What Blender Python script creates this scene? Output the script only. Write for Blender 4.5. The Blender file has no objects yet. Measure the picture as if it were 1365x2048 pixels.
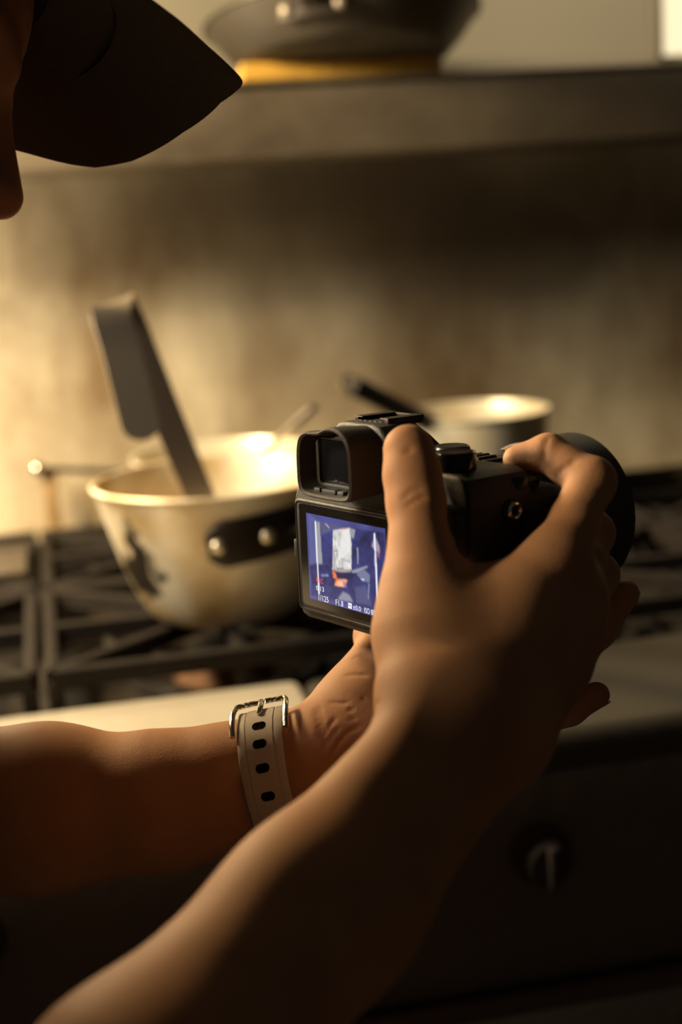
import bpy, bmesh, math, random
import numpy as np
from mathutils import Vector, Matrix

# ------------------------------------------------------------------ camera, world, lights
sc = bpy.context.scene
COL = sc.collection
YAW, PITCH, ROLL = 11.3, 11.5, 3.7
EYE = np.array([0.0, 0.0, 1.32])
FPX, CX, CY = 2844.4, 682.5, 1024.0
_y, _p, _r = (math.radians(v) for v in (YAW, PITCH, ROLL))
_fw = np.array([math.sin(_y)*math.cos(_p), math.cos(_y)*math.cos(_p), -math.sin(_p)])
_rt = np.array([math.cos(_y), -math.sin(_y), 0.0]); _dn = np.cross(_fw, _rt)
RT = _rt*math.cos(_r) + _dn*math.sin(_r)
DN = _dn*math.cos(_r) - _rt*math.sin(_r)
FW = _fw

def W(c):
    """camera-space metres (right, down, forward) -> world"""
    return EYE + c[0]*RT + c[1]*DN + c[2]*FW
def wdir(c): return c[0]*RT + c[1]*DN + c[2]*FW
def at(x, y, d): return W(((x-CX)/FPX*d, (y-CY)/FPX*d, d))

cam_data = bpy.data.cameras.new('photo_camera')
cam = bpy.data.objects.new('photo_camera', cam_data); COL.objects.link(cam)
cam.matrix_world = Matrix(((RT[0], -DN[0], -FW[0], EYE[0]), (RT[1], -DN[1], -FW[1], EYE[1]),
                           (RT[2], -DN[2], -FW[2], EYE[2]), (0, 0, 0, 1)))
cam_data.sensor_fit = 'VERTICAL'; cam_data.sensor_height = 36.0; cam_data.lens = 50.0
cam_data.clip_start = 0.02
cam_data.dof.use_dof = True; cam_data.dof.focus_distance = 0.69; cam_data.dof.aperture_fstop = 4.5
cam_data.dof.aperture_blades = 0
sc.camera = cam

world = bpy.data.worlds.new('room_ambience'); sc.world = world; world.use_nodes = True
_bg = world.node_tree.nodes['Background']
_bg.inputs[0].default_value = (1.0, 0.84, 0.66, 1); _bg.inputs[1].default_value = 0.02

def area(name, loc, target, size, power, col, shape='DISK', size_y=None, spread=180):
    l = bpy.data.lights.new(name, 'AREA'); l.shape = shape; l.size = size; l.energy = power; l.color = col
    if size_y: l.size_y = size_y
    l.spread = math.radians(spread)
    o = bpy.data.objects.new(name, l); COL.objects.link(o); o.location = loc
    o.rotation_euler = (Vector(target)-Vector(loc)).to_track_quat('-Z', 'Y').to_euler()
    return o
WARM = (1.0, 0.82, 0.54)
def bulb(name, loc, radius, power, col):
    l = bpy.data.lights.new(name, 'POINT'); l.shadow_soft_size = radius; l.energy = power; l.color = col
    o = bpy.data.objects.new(name, l); COL.objects.link(o); o.location = loc; return o
bulb('key_lamp', (-0.46, 1.50, 1.71), 0.09, 62.0, (1.0, 0.71, 0.36))
bulb('hood_lamp', (-0.26, 1.70, 1.28), 0.06, 9.0, WARM)
bulb('side_lamp', (-0.92, 1.22, 1.82), 0.12, 104.0, (1.0, 0.87, 0.66))
spot = bpy.data.lights.new('hand_fill', 'SPOT'); spot.shadow_soft_size = 0.06; spot.energy = 40.0; spot.color = (1.0, 0.78, 0.48); spot.spot_size = math.radians(34); spot.spot_blend = 0.8  # added unseen spot, its cone shaped to light only the hand
spot_o = bpy.data.objects.new('hand_fill', spot); COL.objects.link(spot_o); spot_o.location = (-0.90, 0.45, 1.55)
spot_o.rotation_euler = (Vector((0.18, 0.66, 1.20))-Vector((-0.90, 0.45, 1.55))).to_track_quat('-Z', 'Y').to_euler()
area('upper_wall_fill', (0.9, 1.80, 2.5), (0.8, 1.95, 1.5), 0.2, 4.5, (1.0, 0.82, 0.58), spread=70)  # added unseen light to brighten the wall above the shelf

vs = sc.view_settings
vs.view_transform = 'Standard'; vs.look = 'None'; vs.exposure = 0.0; vs.gamma = 1.0; vs.use_curve_mapping = False

# ------------------------------------------------------------------ helpers
def link(name, me, mat=None, parent=None, smooth=True, angle=None):
    o = bpy.data.objects.new(name, me); COL.objects.link(o)
    if mat is not None and not me.materials: me.materials.append(mat)
    if smooth and len(me.polygons):
        me.polygons.foreach_set('use_smooth', [True]*len(me.polygons))
        if angle is not None: me.set_sharp_from_angle(angle=math.radians(angle))
    if parent is not None: o.parent = parent
    return o
def obj(name, bm, mat, parent=None, smooth=True, angle=35):
    me = bpy.data.meshes.new(name); bmesh.ops.recalc_face_normals(bm, faces=bm.faces)
    bm.to_mesh(me); bm.free()
    return link(name, me, mat, parent, smooth, angle)
def empty(name, label, cat, loc=(0, 0, 0), mtx=None, group=None):
    o = bpy.data.objects.new(name, None); COL.objects.link(o); o.empty_display_size = 0.02
    if mtx is not None: o.matrix_world = mtx
    else: o.location = loc
    return tag(o, label, cat, group)
def tag(o, label, cat, group=None):
    o['label'] = label; o['category'] = cat
    if group: o['group'] = group
    return o
def struct(o): o['kind'] = 'structure'; return o
def NB(): return bmesh.new()
def box(bm, c, s, bev=0.0, seg=2, rot=None):
    r = bmesh.ops.create_cube(bm, size=1.0); vs_ = r['verts']
    for v in vs_: v.co = Vector((v.co.x*s[0], v.co.y*s[1], v.co.z*s[2]))
    if bev > 0:
        es = list({e for v in vs_ for e in v.link_edges})
        rb = bmesh.ops.bevel(bm, geom=es, offset=bev, segments=seg, affect='EDGES', profile=0.5)
        vs_ = list({v for f in rb['faces'] for v in f.verts} | {v for v in vs_ if v.is_valid})
    m = Matrix.Translation(c) @ (rot.to_4x4() if rot is not None else Matrix.Identity(4))
    bmesh.ops.transform(bm, matrix=m, verts=vs_)
    return vs_
def frame_to(axis):
    z = Vector(axis).normalized(); return z.to_track_quat('Z', 'Y').to_matrix()
def lathe(bm, prof, origin=(0, 0, 0), axis=(0, 0, 1), n=48, cap0=False, cap1=False, sx=1.0, sy=1.0):
    """prof: list of (radius, height)"""
    R = frame_to(axis); o = Vector(origin); rings = []
    for r, h in prof:
        rings.append([bm.verts.new(o + R @ Vector((r*math.cos(2*math.pi*i/n)*sx, r*math.sin(2*math.pi*i/n)*sy, h))) for i in range(n)])
    for a, b in zip(rings, rings[1:]):
        for i in range(n):
            bm.faces.new((a[i], a[(i+1) % n], b[(i+1) % n], b[i]))
    if cap0: bm.faces.new(list(reversed(rings[0])))
    if cap1: bm.faces.new(rings[-1])
    return rings
def sweep(bm, pts, section, closed=False, cap=True, up=None, scale=None):
    """sweep a 2-D section (list of (a,b)) along pts; section axes: a along side, b along up"""
    pts = [Vector(p) for p in pts]; N = len(pts); rings = []; upv = Vector(up) if up is not None else Vector((0, 0, 1))
    for i, p in enumerate(pts):
        if closed: t = pts[(i+1) % N]-pts[i-1]
        else: t = pts[min(i+1, N-1)]-pts[max(i-1, 0)]
        t.normalize(); s = t.cross(upv)
        if s.length < 1e-4: s = t.cross(Vector((1, 0, 0)))
        s.normalize(); b = s.cross(t)
        k = scale[i] if scale else 1.0
        rings.append([bm.verts.new(p + s*a*k + b*c*k) for a, c in section])
    m = len(section)
    for i in range(N if closed else N-1):
        A, B = rings[i], rings[(i+1) % N]
        for j in range(m): bm.faces.new((A[j], A[(j+1) % m], B[(j+1) % m], B[j]))
    if cap and not closed:
        bm.faces.new(list(reversed(rings[0]))); bm.faces.new(rings[-1])
    return rings
def circ(r, n=10, ry=None): return [(r*math.cos(2*math.pi*i/n), (ry or r)*math.sin(2*math.pi*i/n)) for i in range(n)]
def rrect(w, h, r, n=4):
    out = []
    for cx, cy, a0 in ((w/2-r, h/2-r, 0), (-w/2+r, h/2-r, 90), (-w/2+r, -h/2+r, 180), (w/2-r, -h/2+r, 270)):
        for i in range(n+1):
            a = math.radians(a0+90*i/n); out.append((cx+r*math.cos(a), cy+r*math.sin(a)))
    return out
def spline(pts, n=8, closed=False):
    P = [np.array(p, float) for p in pts]; N = len(P); out = []
    for i in range(N if closed else N-1):
        p0 = P[i-1] if (closed or i > 0) else 2*P[0]-P[1]
        p1 = P[i]; p2 = P[(i+1) % N]
        p3 = P[(i+2) % N] if (closed or i+2 < N) else 2*P[-1]-P[-2]
        for k in range(n):
            t = k/n
            out.append(0.5*((2*p1)+(-p0+p2)*t+(2*p0-5*p1+4*p2-p3)*t*t+(-p0+3*p1-3*p2+p3)*t**3))
    if not closed: out.append(P[-1])
    return out
def prism(bm, outline, y0, y1, bev=0.0, seg=2, plane='XZ'):
    """extrude a closed outline (a,b) in XZ plane from y0 to y1"""
    def P(a, b, y): return (a, y, b) if plane == 'XZ' else (a, b, y)
    f0 = [bm.verts.new(P(a, b, y0)) for a, b in outline]; f1 = [bm.verts.new(P(a, b, y1)) for a, b in outline]
    n = len(outline); faces = []
    for i in range(n): faces.append(bm.faces.new((f0[i], f0[(i+1) % n], f1[(i+1) % n], f1[i])))
    A = bm.faces.new(list(reversed(f0))); B = bm.faces.new(f1)
    if bev > 0:
        bmesh.ops.bevel(bm, geom=list(A.edges)+list(B.edges), offset=bev, segments=seg, affect='EDGES', profile=0.5)

# ------------------------------------------------------------------ materials
def newmat(name):
    m = bpy.data.materials.new(name); m.use_nodes = True
    return m, m.node_tree, m.node_tree.nodes['Principled BSDF']
def plain(name, col, rough=0.5, metal=0.0, spec=0.5, var=0.0, scale=40, bump=0.0, bscale=200):
    m, nt, b = newmat(name)
    b.inputs['Base Color'].default_value = (*col, 1); b.inputs['Roughness'].default_value = rough
    b.inputs['Metallic'].default_value = metal; b.inputs['Specular IOR Level'].default_value = spec
    tc = nt.nodes.new('ShaderNodeTexCoord')
    if var > 0:
        n = nt.nodes.new('ShaderNodeTexNoise'); n.inputs['Scale'].default_value = scale; n.inputs['Detail'].default_value = 5
        nt.links.new(tc.outputs['Object'], n.inputs['Vector'])
        mr = nt.nodes.new('ShaderNodeMix'); mr.data_type = 'RGBA'
        mr.inputs[6].default_value = (*[c*(1-var) for c in col], 1); mr.inputs[7].default_value = (*[min(1, c*(1+var)) for c in col], 1)
        nt.links.new(n.outputs['Fac'], mr.inputs[0]); nt.links.new(mr.outputs[2], b.inputs['Base Color'])
    if bump > 0:
        n2 = nt.nodes.new('ShaderNodeTexNoise'); n2.inputs['Scale'].default_value = bscale; n2.inputs['Detail'].default_value = 3
        nt.links.new(tc.outputs['Object'], n2.inputs['Vector'])
        bu = nt.nodes.new('ShaderNodeBump'); bu.inputs['Strength'].default_value = bump; bu.inputs['Distance'].default_value = 0.001
        nt.links.new(n2.outputs['Fac'], bu.inputs['Height']); nt.links.new(bu.outputs['Normal'], b.inputs['Normal'])
    return m
def grimy(name, clean, dirt, metal, rough, streak=(4, 4, 1.2), amount=0.5, contrast=0.18, fine=None, rough_var=0.15):
    """stained metal: stretched noise mixes clean metal and baked-on grease"""
    m, nt, b = newmat(name); N = nt.nodes; L = nt.links
    tc = N.new('ShaderNodeTexCoord'); mp = N.new('ShaderNodeMapping'); mp.inputs['Scale'].default_value = streak
    L.new(tc.outputs['Object'], mp.inputs['Vector'])
    n1 = N.new('ShaderNodeTexNoise'); n1.inputs['Scale'].default_value = 1.0; n1.inputs['Detail'].default_value = 7; n1.inputs['Roughness'].default_value = 0.6
    L.new(mp.outputs[0], n1.inputs['Vector'])
    cr = N.new('ShaderNodeValToRGB'); cr.color_ramp.elements[0].position = max(0, amount-contrast); cr.color_ramp.elements[1].position = min(1, amount+contrast)
    L.new(n1.outputs['Fac'], cr.inputs['Fac'])
    mx = N.new('ShaderNodeMix'); mx.data_type = 'RGBA'; mx.inputs[6].default_value = (*dirt, 1); mx.inputs[7].default_value = (*clean, 1)
    L.new(cr.outputs[0], mx.inputs[0]); L.new(mx.outputs[2], b.inputs['Base Color'])
    b.inputs['Metallic'].default_value = metal
    mr = N.new('ShaderNodeMapRange'); mr.inputs['To Min'].default_value = min(1, rough+rough_var); mr.inputs['To Max'].default_value = rough
    L.new(cr.outputs[0], mr.inputs['Value']); L.new(mr.outputs[0], b.inputs['Roughness'])
    n2 = N.new('ShaderNodeTexNoise'); n2.inputs['Scale'].default_value = fine or 60; L.new(tc.outputs['Object'], n2.inputs['Vector'])
    bu = N.new('ShaderNodeBump'); bu.inputs['Strength'].default_value = 0.15; bu.inputs['Distance'].default_value = 0.002
    L.new(n2.outputs['Fac'], bu.inputs['Height']); L.new(bu.outputs[0], b.inputs['Normal'])
    return m
def emit(name, col, strength=1.0):
    m, nt, b = newmat(name)
    b.inputs['Base Color'].default_value = (0.01, 0.01, 0.01, 1); b.inputs['Emission Color'].default_value = (*col, 1); b.inputs['Emission Strength'].default_value = strength
    return m

M_wall = grimy('greasy_steel_wall', (0.64, 0.56, 0.40), (0.20, 0.135, 0.065), 0.15, 0.5, (6, 6, 2.6), 0.5, 0.16)
def add_soot_shade(m, spots, col, noise_scale=3.0, k=0.22):
    """dark patches painting soot and shade into the colour: (x, z, half width, half height, strength)"""
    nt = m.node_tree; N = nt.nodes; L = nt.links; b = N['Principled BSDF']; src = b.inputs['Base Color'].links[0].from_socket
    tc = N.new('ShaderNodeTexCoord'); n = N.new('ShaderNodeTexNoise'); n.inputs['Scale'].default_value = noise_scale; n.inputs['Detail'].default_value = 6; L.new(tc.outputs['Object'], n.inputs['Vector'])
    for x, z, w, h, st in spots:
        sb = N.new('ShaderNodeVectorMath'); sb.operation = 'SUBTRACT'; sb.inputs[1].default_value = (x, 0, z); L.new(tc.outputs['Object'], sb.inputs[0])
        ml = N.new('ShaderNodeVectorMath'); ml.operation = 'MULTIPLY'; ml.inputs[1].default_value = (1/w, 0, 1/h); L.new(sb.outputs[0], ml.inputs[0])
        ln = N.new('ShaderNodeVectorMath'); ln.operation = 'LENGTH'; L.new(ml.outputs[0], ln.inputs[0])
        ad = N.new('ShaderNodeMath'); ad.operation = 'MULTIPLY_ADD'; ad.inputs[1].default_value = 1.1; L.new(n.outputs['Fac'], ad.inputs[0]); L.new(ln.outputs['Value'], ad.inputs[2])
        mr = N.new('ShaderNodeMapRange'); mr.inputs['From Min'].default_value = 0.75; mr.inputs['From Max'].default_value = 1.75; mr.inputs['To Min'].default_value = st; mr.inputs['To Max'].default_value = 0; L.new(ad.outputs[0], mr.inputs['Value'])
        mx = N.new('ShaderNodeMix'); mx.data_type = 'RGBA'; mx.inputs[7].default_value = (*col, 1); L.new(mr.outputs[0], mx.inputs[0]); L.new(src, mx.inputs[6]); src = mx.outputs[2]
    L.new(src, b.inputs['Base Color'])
add_soot_shade(M_wall, [(0.70, 1.26, 0.46, 0.26, 0.92), (0.33, 1.36, 0.46, 0.13, 0.85), (0.62, 1.02, 0.10, 0.10, 0.25)], (0.062, 0.044, 0.027))  # soot plus painted shade under the shelf and light falloff to the right
M_upper = plain('painted_wall_upper', (0.215, 0.198, 0.148), 0.6, var=0.12, scale=3)
M_shelf = grimy('stained_shelf_steel', (0.21, 0.175, 0.12), (0.065, 0.047, 0.030), 0.3, 0.5, (5, 5, 9), 0.52, 0.22)
add_soot_shade(M_shelf, [(0.35, -0.05, 0.55, 0.30, 0.75)], (0.060, 0.044, 0.030))  # lamp falloff towards the right of the shelf, painted as a dark patch
M_steel = grimy('worktop_steel', (0.72, 0.67, 0.55), (0.34, 0.30, 0.22), 0.97, 0.20, (3, 14, 8), 0.45, 0.3)
M_apron = grimy('dark_stove_front', (0.19, 0.155, 0.122), (0.125, 0.10, 0.08), 0.2, 0.55, (4, 4, 4), 0.5, 0.3)
M_iron = plain('cast_iron', (0.021, 0.017, 0.0135), 0.8, 0.0, 0.10, var=0.4, scale=30, bump=0.4, bscale=350)
M_deck = plain('blackened_burner_deck', (0.030, 0.024, 0.018), 0.75, 0.0, 0.15, var=0.6, scale=12)
M_rust = plain('rusty_burner', (0.13, 0.062, 0.025), 0.75, 0.2, 0.3, var=0.6, scale=60)
M_chrome = plain('polished_steel', (0.78, 0.74, 0.68), 0.16, 1.0)
M_brushed = plain('brushed_steel', (0.60, 0.52, 0.43), 0.34, 0.93, var=0.05)
M_hand = plain('dark_handle_metal', (0.045, 0.036, 0.028), 0.42, 0.6, 0.5, var=0.2)
M_rivet = plain('rivet_aluminium', (0.80, 0.70, 0.50), 0.28, 0.8)
M_panblk = grimy('blackened_pan', (0.11, 0.095, 0.07), (0.05, 0.042, 0.032), 0.45, 0.42, (9, 9, 9), 0.5, 0.25)
M_brass = plain('yellow_brass', (0.62, 0.36, 0.06), 0.5, 0.2, 0.5, var=0.35, scale=45)
M_pale = grimy('pale_aluminium', (0.80, 0.74, 0.58), (0.62, 0.50, 0.28), 0.35, 0.38, (14, 14, 14), 0.42, 0.2)
M_plastic = plain('camera_plastic', (0.026, 0.022, 0.018), 0.5, 0.0, 0.5, bump=0.35, bscale=1800)
M_rubber = plain('camera_rubber', (0.050, 0.042, 0.034), 0.7, 0.0, 0.35, bump=0.5, bscale=1200)
M_gloss = plain('camera_gloss', (0.012, 0.010, 0.009), 0.12, 0.0, 0.5)
M_satin = plain('lens_satin', (0.020, 0.018, 0.018), 0.32, 0.1, 0.5)
M_glass = plain('dark_glass', (0.008, 0.008, 0.010), 0.05, 0.0, 0.6)
M_cap = plain('black_cap_cloth', (0.055, 0.046, 0.038), 0.95, 0.0, 0.05, var=0.2, scale=300, bump=0.6, bscale=1500)
M_shirt = plain('dark_shirt', (0.03, 0.026, 0.024), 0.9, 0.0, 0.1, var=0.2, bump=0.4, bscale=900)
M_trous = plain('dark_trousers', (0.025, 0.024, 0.026), 0.9, 0.0, 0.1, var=0.2)
M_hair = plain('black_hair', (0.015, 0.012, 0.010), 0.55, 0.0, 0.4, bump=0.8, bscale=500)
M_strap = plain('taupe_strap', (0.46, 0.41, 0.35), 0.5, 0.0, 0.4, bump=0.08, bscale=900)
M_hole = plain('strap_hole', (0.008, 0.006, 0.005), 1.0, 0.0, 0.0)
M_nail = plain('fingernail', (0.62, 0.42, 0.33), 0.35)
M_floor = grimy('quarry_floor', (0.12, 0.08, 0.06), (0.05, 0.04, 0.03), 0.0, 0.6, (3, 3, 3), 0.5, 0.3)
M_window = emit('lit_frosted_pane', (1.0, 0.84, 0.52), 1.15)

M_knob = plain('dark_knob', (0.05, 0.034, 0.024), 0.8)
M_rbr = plain('brown_bracket', (0.30, 0.19, 0.08), 0.7, var=0.4, scale=50)
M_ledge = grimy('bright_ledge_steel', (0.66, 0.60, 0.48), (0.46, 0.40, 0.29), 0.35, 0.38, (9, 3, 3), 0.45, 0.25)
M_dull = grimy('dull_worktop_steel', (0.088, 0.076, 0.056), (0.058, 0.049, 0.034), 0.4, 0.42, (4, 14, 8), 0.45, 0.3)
M_panrivet = plain('dull_rivet', (0.30, 0.26, 0.20), 0.45, 0.6)
def pot_material():
    m, nt, b = newmat('stained_pot_aluminium'); N = nt.nodes; L = nt.links
    tc = N.new('ShaderNodeTexCoord')
    n = N.new('ShaderNodeTexNoise'); n.inputs['Scale'].default_value = 11; n.inputs['Detail'].default_value = 6; L.new(tc.outputs['Object'], n.inputs['Vector'])
    cr = N.new('ShaderNodeValToRGB'); cr.color_ramp.elements[0].position = 0.34; cr.color_ramp.elements[1].position = 0.62
    cr.color_ramp.elements[0].color = (0.50, 0.33, 0.12, 1); cr.color_ramp.elements[1].color = (0.86, 0.79, 0.62, 1)
    L.new(n.outputs['Fac'], cr.inputs['Fac']); col = cr.outputs[0]
    n2 = N.new('ShaderNodeTexNoise'); n2.inputs['Scale'].default_value = 55; n2.inputs['Detail'].default_value = 5; L.new(tc.outputs['Object'], n2.inputs['Vector'])
    for (c, r, s) in BURNS:
        vm = N.new('ShaderNodeVectorMath'); vm.operation = 'SUBTRACT'; vm.inputs[1].default_value = c; L.new(tc.outputs['Object'], vm.inputs[0])
        ml = N.new('ShaderNodeVectorMath'); ml.operation = 'MULTIPLY'; ml.inputs[1].default_value = s; L.new(vm.outputs[0], ml.inputs[0])
        ln = N.new('ShaderNodeVectorMath'); ln.operation = 'LENGTH'; L.new(ml.outputs[0], ln.inputs[0])
        ad = N.new('ShaderNodeMath'); ad.operation = 'MULTIPLY_ADD'; ad.inputs[1].default_value = 0.06; L.new(n2.outputs['Fac'], ad.inputs[0]); L.new(ln.outputs['Value'], ad.inputs[2])
        mr = N.new('ShaderNodeMapRange'); mr.inputs['From Min'].default_value = r+0.029; mr.inputs['From Max'].default_value = r+0.037
        L.new(ad.outputs[0], mr.inputs['Value'])
        mx = N.new('ShaderNodeMix'); mx.data_type = 'RGBA'; mx.inputs[6].default_value = (0.03, 0.022, 0.014, 1)
        L.new(mr.outputs[0], mx.inputs[0]); L.new(col, mx.inputs[7]); col = mx.outputs[2]
    L.new(col, b.inputs['Base Color'])
    b.inputs['Metallic'].default_value = 0.3; b.inputs['Roughness'].default_value = 0.42
    return m

def skin_material():
    m, nt, b = newmat('skin'); N = nt.nodes; L = nt.links
    tc = N.new('ShaderNodeTexCoord')
    n = N.new('ShaderNodeTexNoise'); n.inputs['Scale'].default_value = 28; n.inputs['Detail'].default_value = 6; L.new(tc.outputs['Object'], n.inputs['Vector'])
    cr = N.new('ShaderNodeValToRGB'); cr.color_ramp.elements[0].position = 0.3; cr.color_ramp.elements[1].position = 0.7
    cr.color_ramp.elements[0].color = (0.41, 0.20, 0.10, 1); cr.color_ramp.elements[1].color = (0.50, 0.262, 0.135, 1)
    L.new(n.outputs['Fac'], cr.inputs['Fac']); L.new(cr.outputs[0], b.inputs['Base Color'])
    b.inputs['Roughness'].default_value = 0.6; b.inputs['Specular IOR Level'].default_value = 0.2
    b.inputs['Subsurface Weight'].default_value = 0.12; b.inputs['Subsurface Radius'].default_value = (0.006, 0.002, 0.001); b.inputs['Subsurface Scale'].default_value = 1.0
    v = N.new('ShaderNodeTexVoronoi'); v.inputs['Scale'].default_value = 900; L.new(tc.outputs['Object'], v.inputs['Vector'])
    n3 = N.new('ShaderNodeTexNoise'); n3.inputs['Scale'].default_value = 260; n3.inputs['Detail'].default_value = 4; L.new(tc.outputs['Object'], n3.inputs['Vector'])
    ad = N.new('ShaderNodeMath'); ad.operation = 'ADD'; L.new(v.outputs['Distance'], ad.inputs[0]); L.new(n3.outputs['Fac'], ad.inputs[1])
    bu = N.new('ShaderNodeBump'); bu.inputs['Strength'].default_value = 0.22; bu.inputs['Distance'].default_value = 0.0003
    L.new(ad.outputs[0], bu.inputs['Height']); L.new(bu.outputs[0], b.inputs['Normal'])
    return m
M_skin = skin_material()

# ------------------------------------------------------------------ the setting
WALL_Y = 1.97
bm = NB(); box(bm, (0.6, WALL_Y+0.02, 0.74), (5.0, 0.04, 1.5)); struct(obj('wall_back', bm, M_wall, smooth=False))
bm = NB(); box(bm, (0.6, WALL_Y+0.02, 2.0), (5.0, 0.04, 1.02)); struct(obj('wall_upper', bm, M_upper, smooth=False))
bm = NB(); box(bm, (0.6, 0.4, -0.02), (5.0, 3.6, 0.04)); struct(obj('floor', bm, M_floor, smooth=False))
# lit service window above the shelf, at the right
_wx = 0.90
win = bpy.data.objects.new('window_1', None); COL.objects.link(win); win.location = (_wx+0.2, WALL_Y, 1.733); struct(win)
bm = NB(); box(bm, (0, -0.004, 0), (0.40, 0.006, 0.42)); obj('pane', bm, M_window, win, smooth=False)
bm = NB()
for c, s in (((-0.207, -0.006, 0), (0.014, 0.012, 0.45)), ((0.207, -0.006, 0), (0.014, 0.012, 0.45)), ((0, -0.006, 0.217), (0.40, 0.012, 0.014))):
    box(bm, c, s, 0.002)
obj('frame', bm, M_upper, win)

# ------------------------------------------------------------------ wall shelf
SH_Y, SH_B, SH_T = 1.75, 1.400, 1.492
shelf = empty('wall_shelf', 'long stained steel wall shelf above the stove carrying the black pan', 'shelf', (0.6, SH_Y, SH_T))
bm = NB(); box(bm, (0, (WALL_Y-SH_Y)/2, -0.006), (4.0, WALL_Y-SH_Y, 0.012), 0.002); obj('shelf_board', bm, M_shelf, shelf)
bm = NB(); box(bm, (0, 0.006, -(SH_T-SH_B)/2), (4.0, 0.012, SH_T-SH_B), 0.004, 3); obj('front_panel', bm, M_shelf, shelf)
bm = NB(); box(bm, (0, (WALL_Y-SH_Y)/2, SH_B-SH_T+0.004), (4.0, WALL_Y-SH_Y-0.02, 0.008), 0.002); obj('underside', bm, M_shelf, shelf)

# frying pan on the shelf, standing on a yellow tray
def pan_body(bm, rr, rb, h, t=0.004, lip=0.004, base_r=0.02, n=72):
    """open pan: outer wall down, inner wall; base at z=0"""
    prof = [(0.0005, 0.0), (rb-0.012, 0.0), (rb-0.003, 0.003), (rb+0.003, 0.010)]
    K = 8
    for i in range(1, K+1):
        u = i/K; prof.append((rb+0.003+(rr-rb-0.003)*(u**0.85), 0.010+(h-0.010)*u))
    prof += [(rr+lip, h+0.001), (rr+lip, h+0.004), (rr-0.001, h+0.004)]
    for i in range(K, 0, -1):
        u = i/K; prof.append((rb+0.003+(rr-rb-0.003)*(u**0.85)-t, 0.010+(h-0.010)*u))
    prof += [(rb-0.012, 0.007), (0.0005, 0.006)]
    lathe(bm, prof, n=n)
TH = 0.022
tray = empty('tray', 'narrow yellow tray at the shelf edge propping up the front of the black frying pan', 'tray', (0.390, 1.785, SH_T))
bm = NB(); box(bm, (0, 0, 0.004), (0.250, 0.048, 0.008), 0.003); obj('tray_base', bm, M_brass, tray)
bm = NB()
for c, s_ in (((0, -0.021, TH/2), (0.252, 0.008, TH)), ((0, 0.018, TH/2-0.004), (0.252, 0.008, TH-0.008)), ((-0.122, 0, TH/2-0.003), (0.008, 0.04, TH-0.006)), ((0.122, 0, TH/2-0.003), (0.008, 0.04, TH-0.006))):
    box(bm, c, s_, 0.003, 3)
obj('tray_rim', bm, M_brass, tray)
fp = empty('frying_pan', 'large blackened frying pan tilted against the yellow tray on the wall shelf', 'pan', (0.399, 1.785, SH_T+0.0205))
fp.rotation_euler = (math.radians(-8.1), 0, 0)
bm = NB(); pan_body(bm, 0.168, 0.134, 0.047); obj('pan_body', bm, M_panblk, fp)
bm = NB()
ang = math.radians(-114); ca, sa = math.cos(ang), math.sin(ang)
hp = [(ca*q, sa*q, z) for q, z in ((0.157, 0.028), (0.172, 0.034), (0.186, 0.052), (0.198, 0.085), (0.24, 0.124), (0.30, 0.17))]
sweep(bm, spline(hp, 5), rrect(0.024, 0.007, 0.003, 3)); obj('handle', bm, M_hand, fp)
for da in (-0.20, 0.20):
    a = ang+da; bm = NB(); lathe(bm, [(0.0005, 0.006), (0.005, 0.0055), (0.008, 0.003), (0.009, 0.0)], (0.160*math.cos(a), 0.160*math.sin(a), 0.028), (math.cos(a), math.sin(a), 0.1), 16)
    obj('rivet', bm, M_panrivet, fp)
bm = NB()
arc = [(0.158*math.cos(ang+d), 0.158*math.sin(ang+d), 0.028) for d in np.linspace(-0.26, 0.26, 9)]
sweep(bm, arc, rrect(0.004, 0.024, 0.0015, 2)); obj('handle_bracket', bm, M_hand, fp)

# ------------------------------------------------------------------ stove
LEDGE_Z, L_F, L_R = 0.910, 1.030, 1.245
stove = empty('stove', 'black gas stove with a steel front ledge and cast iron grates along the wall', 'stove', (0.5, 1.5, 0))
SX0, SX1 = -1.0, 2.2; SW = SX1-SX0; SC = (SX0+SX1)/2-0.5
XS = 0.20 - 0.5
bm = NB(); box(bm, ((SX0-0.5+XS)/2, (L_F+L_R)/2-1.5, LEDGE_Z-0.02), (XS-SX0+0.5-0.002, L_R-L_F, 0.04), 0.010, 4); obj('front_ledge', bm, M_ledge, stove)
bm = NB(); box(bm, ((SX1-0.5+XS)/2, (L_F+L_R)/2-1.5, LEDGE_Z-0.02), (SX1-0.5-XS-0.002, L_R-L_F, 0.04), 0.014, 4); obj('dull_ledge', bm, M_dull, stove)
bm = NB(); box(bm, (SC, L_F+0.03-1.5, 0.785), (SW, 0.03, 0.205), 0.004); obj('control_panel', bm, M_apron, stove)
bm = NB(); box(bm, (SC, L_F+0.045-1.5, 0.40), (SW, 0.03, 0.54), 0.004); obj('oven_front', bm, M_apron, stove)
bm = NB(); sweep(bm, [(SX0-0.4, L_F+0.008-1.5, 0.672), (SX1-0.6, L_F+0.008-1.5, 0.672)], circ(0.010, 12)); obj('oven_rail', bm, plain('dull_rail', (0.12, 0.075, 0.055), 0.5, 0.4), stove)
bm = NB(); box(bm, (SC, (L_R+WALL_Y)/2-1.5-0.02, 0.862), (SW, WALL_Y-L_R-0.06, 0.02)); obj('burner_deck', bm, M_deck, stove)
bm = NB(); box(bm, (SC, 1.935-1.5, 0.885), (SW, 0.055, 0.09), 0.006, 3); obj('back_ledge', bm, M_steel, stove)
bm = NB(); box(bm, (SC, 1.5-1.5, 0.42), (SW, 0.80, 0.80)); obj('stove_carcass', bm, M_apron, stove)
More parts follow.
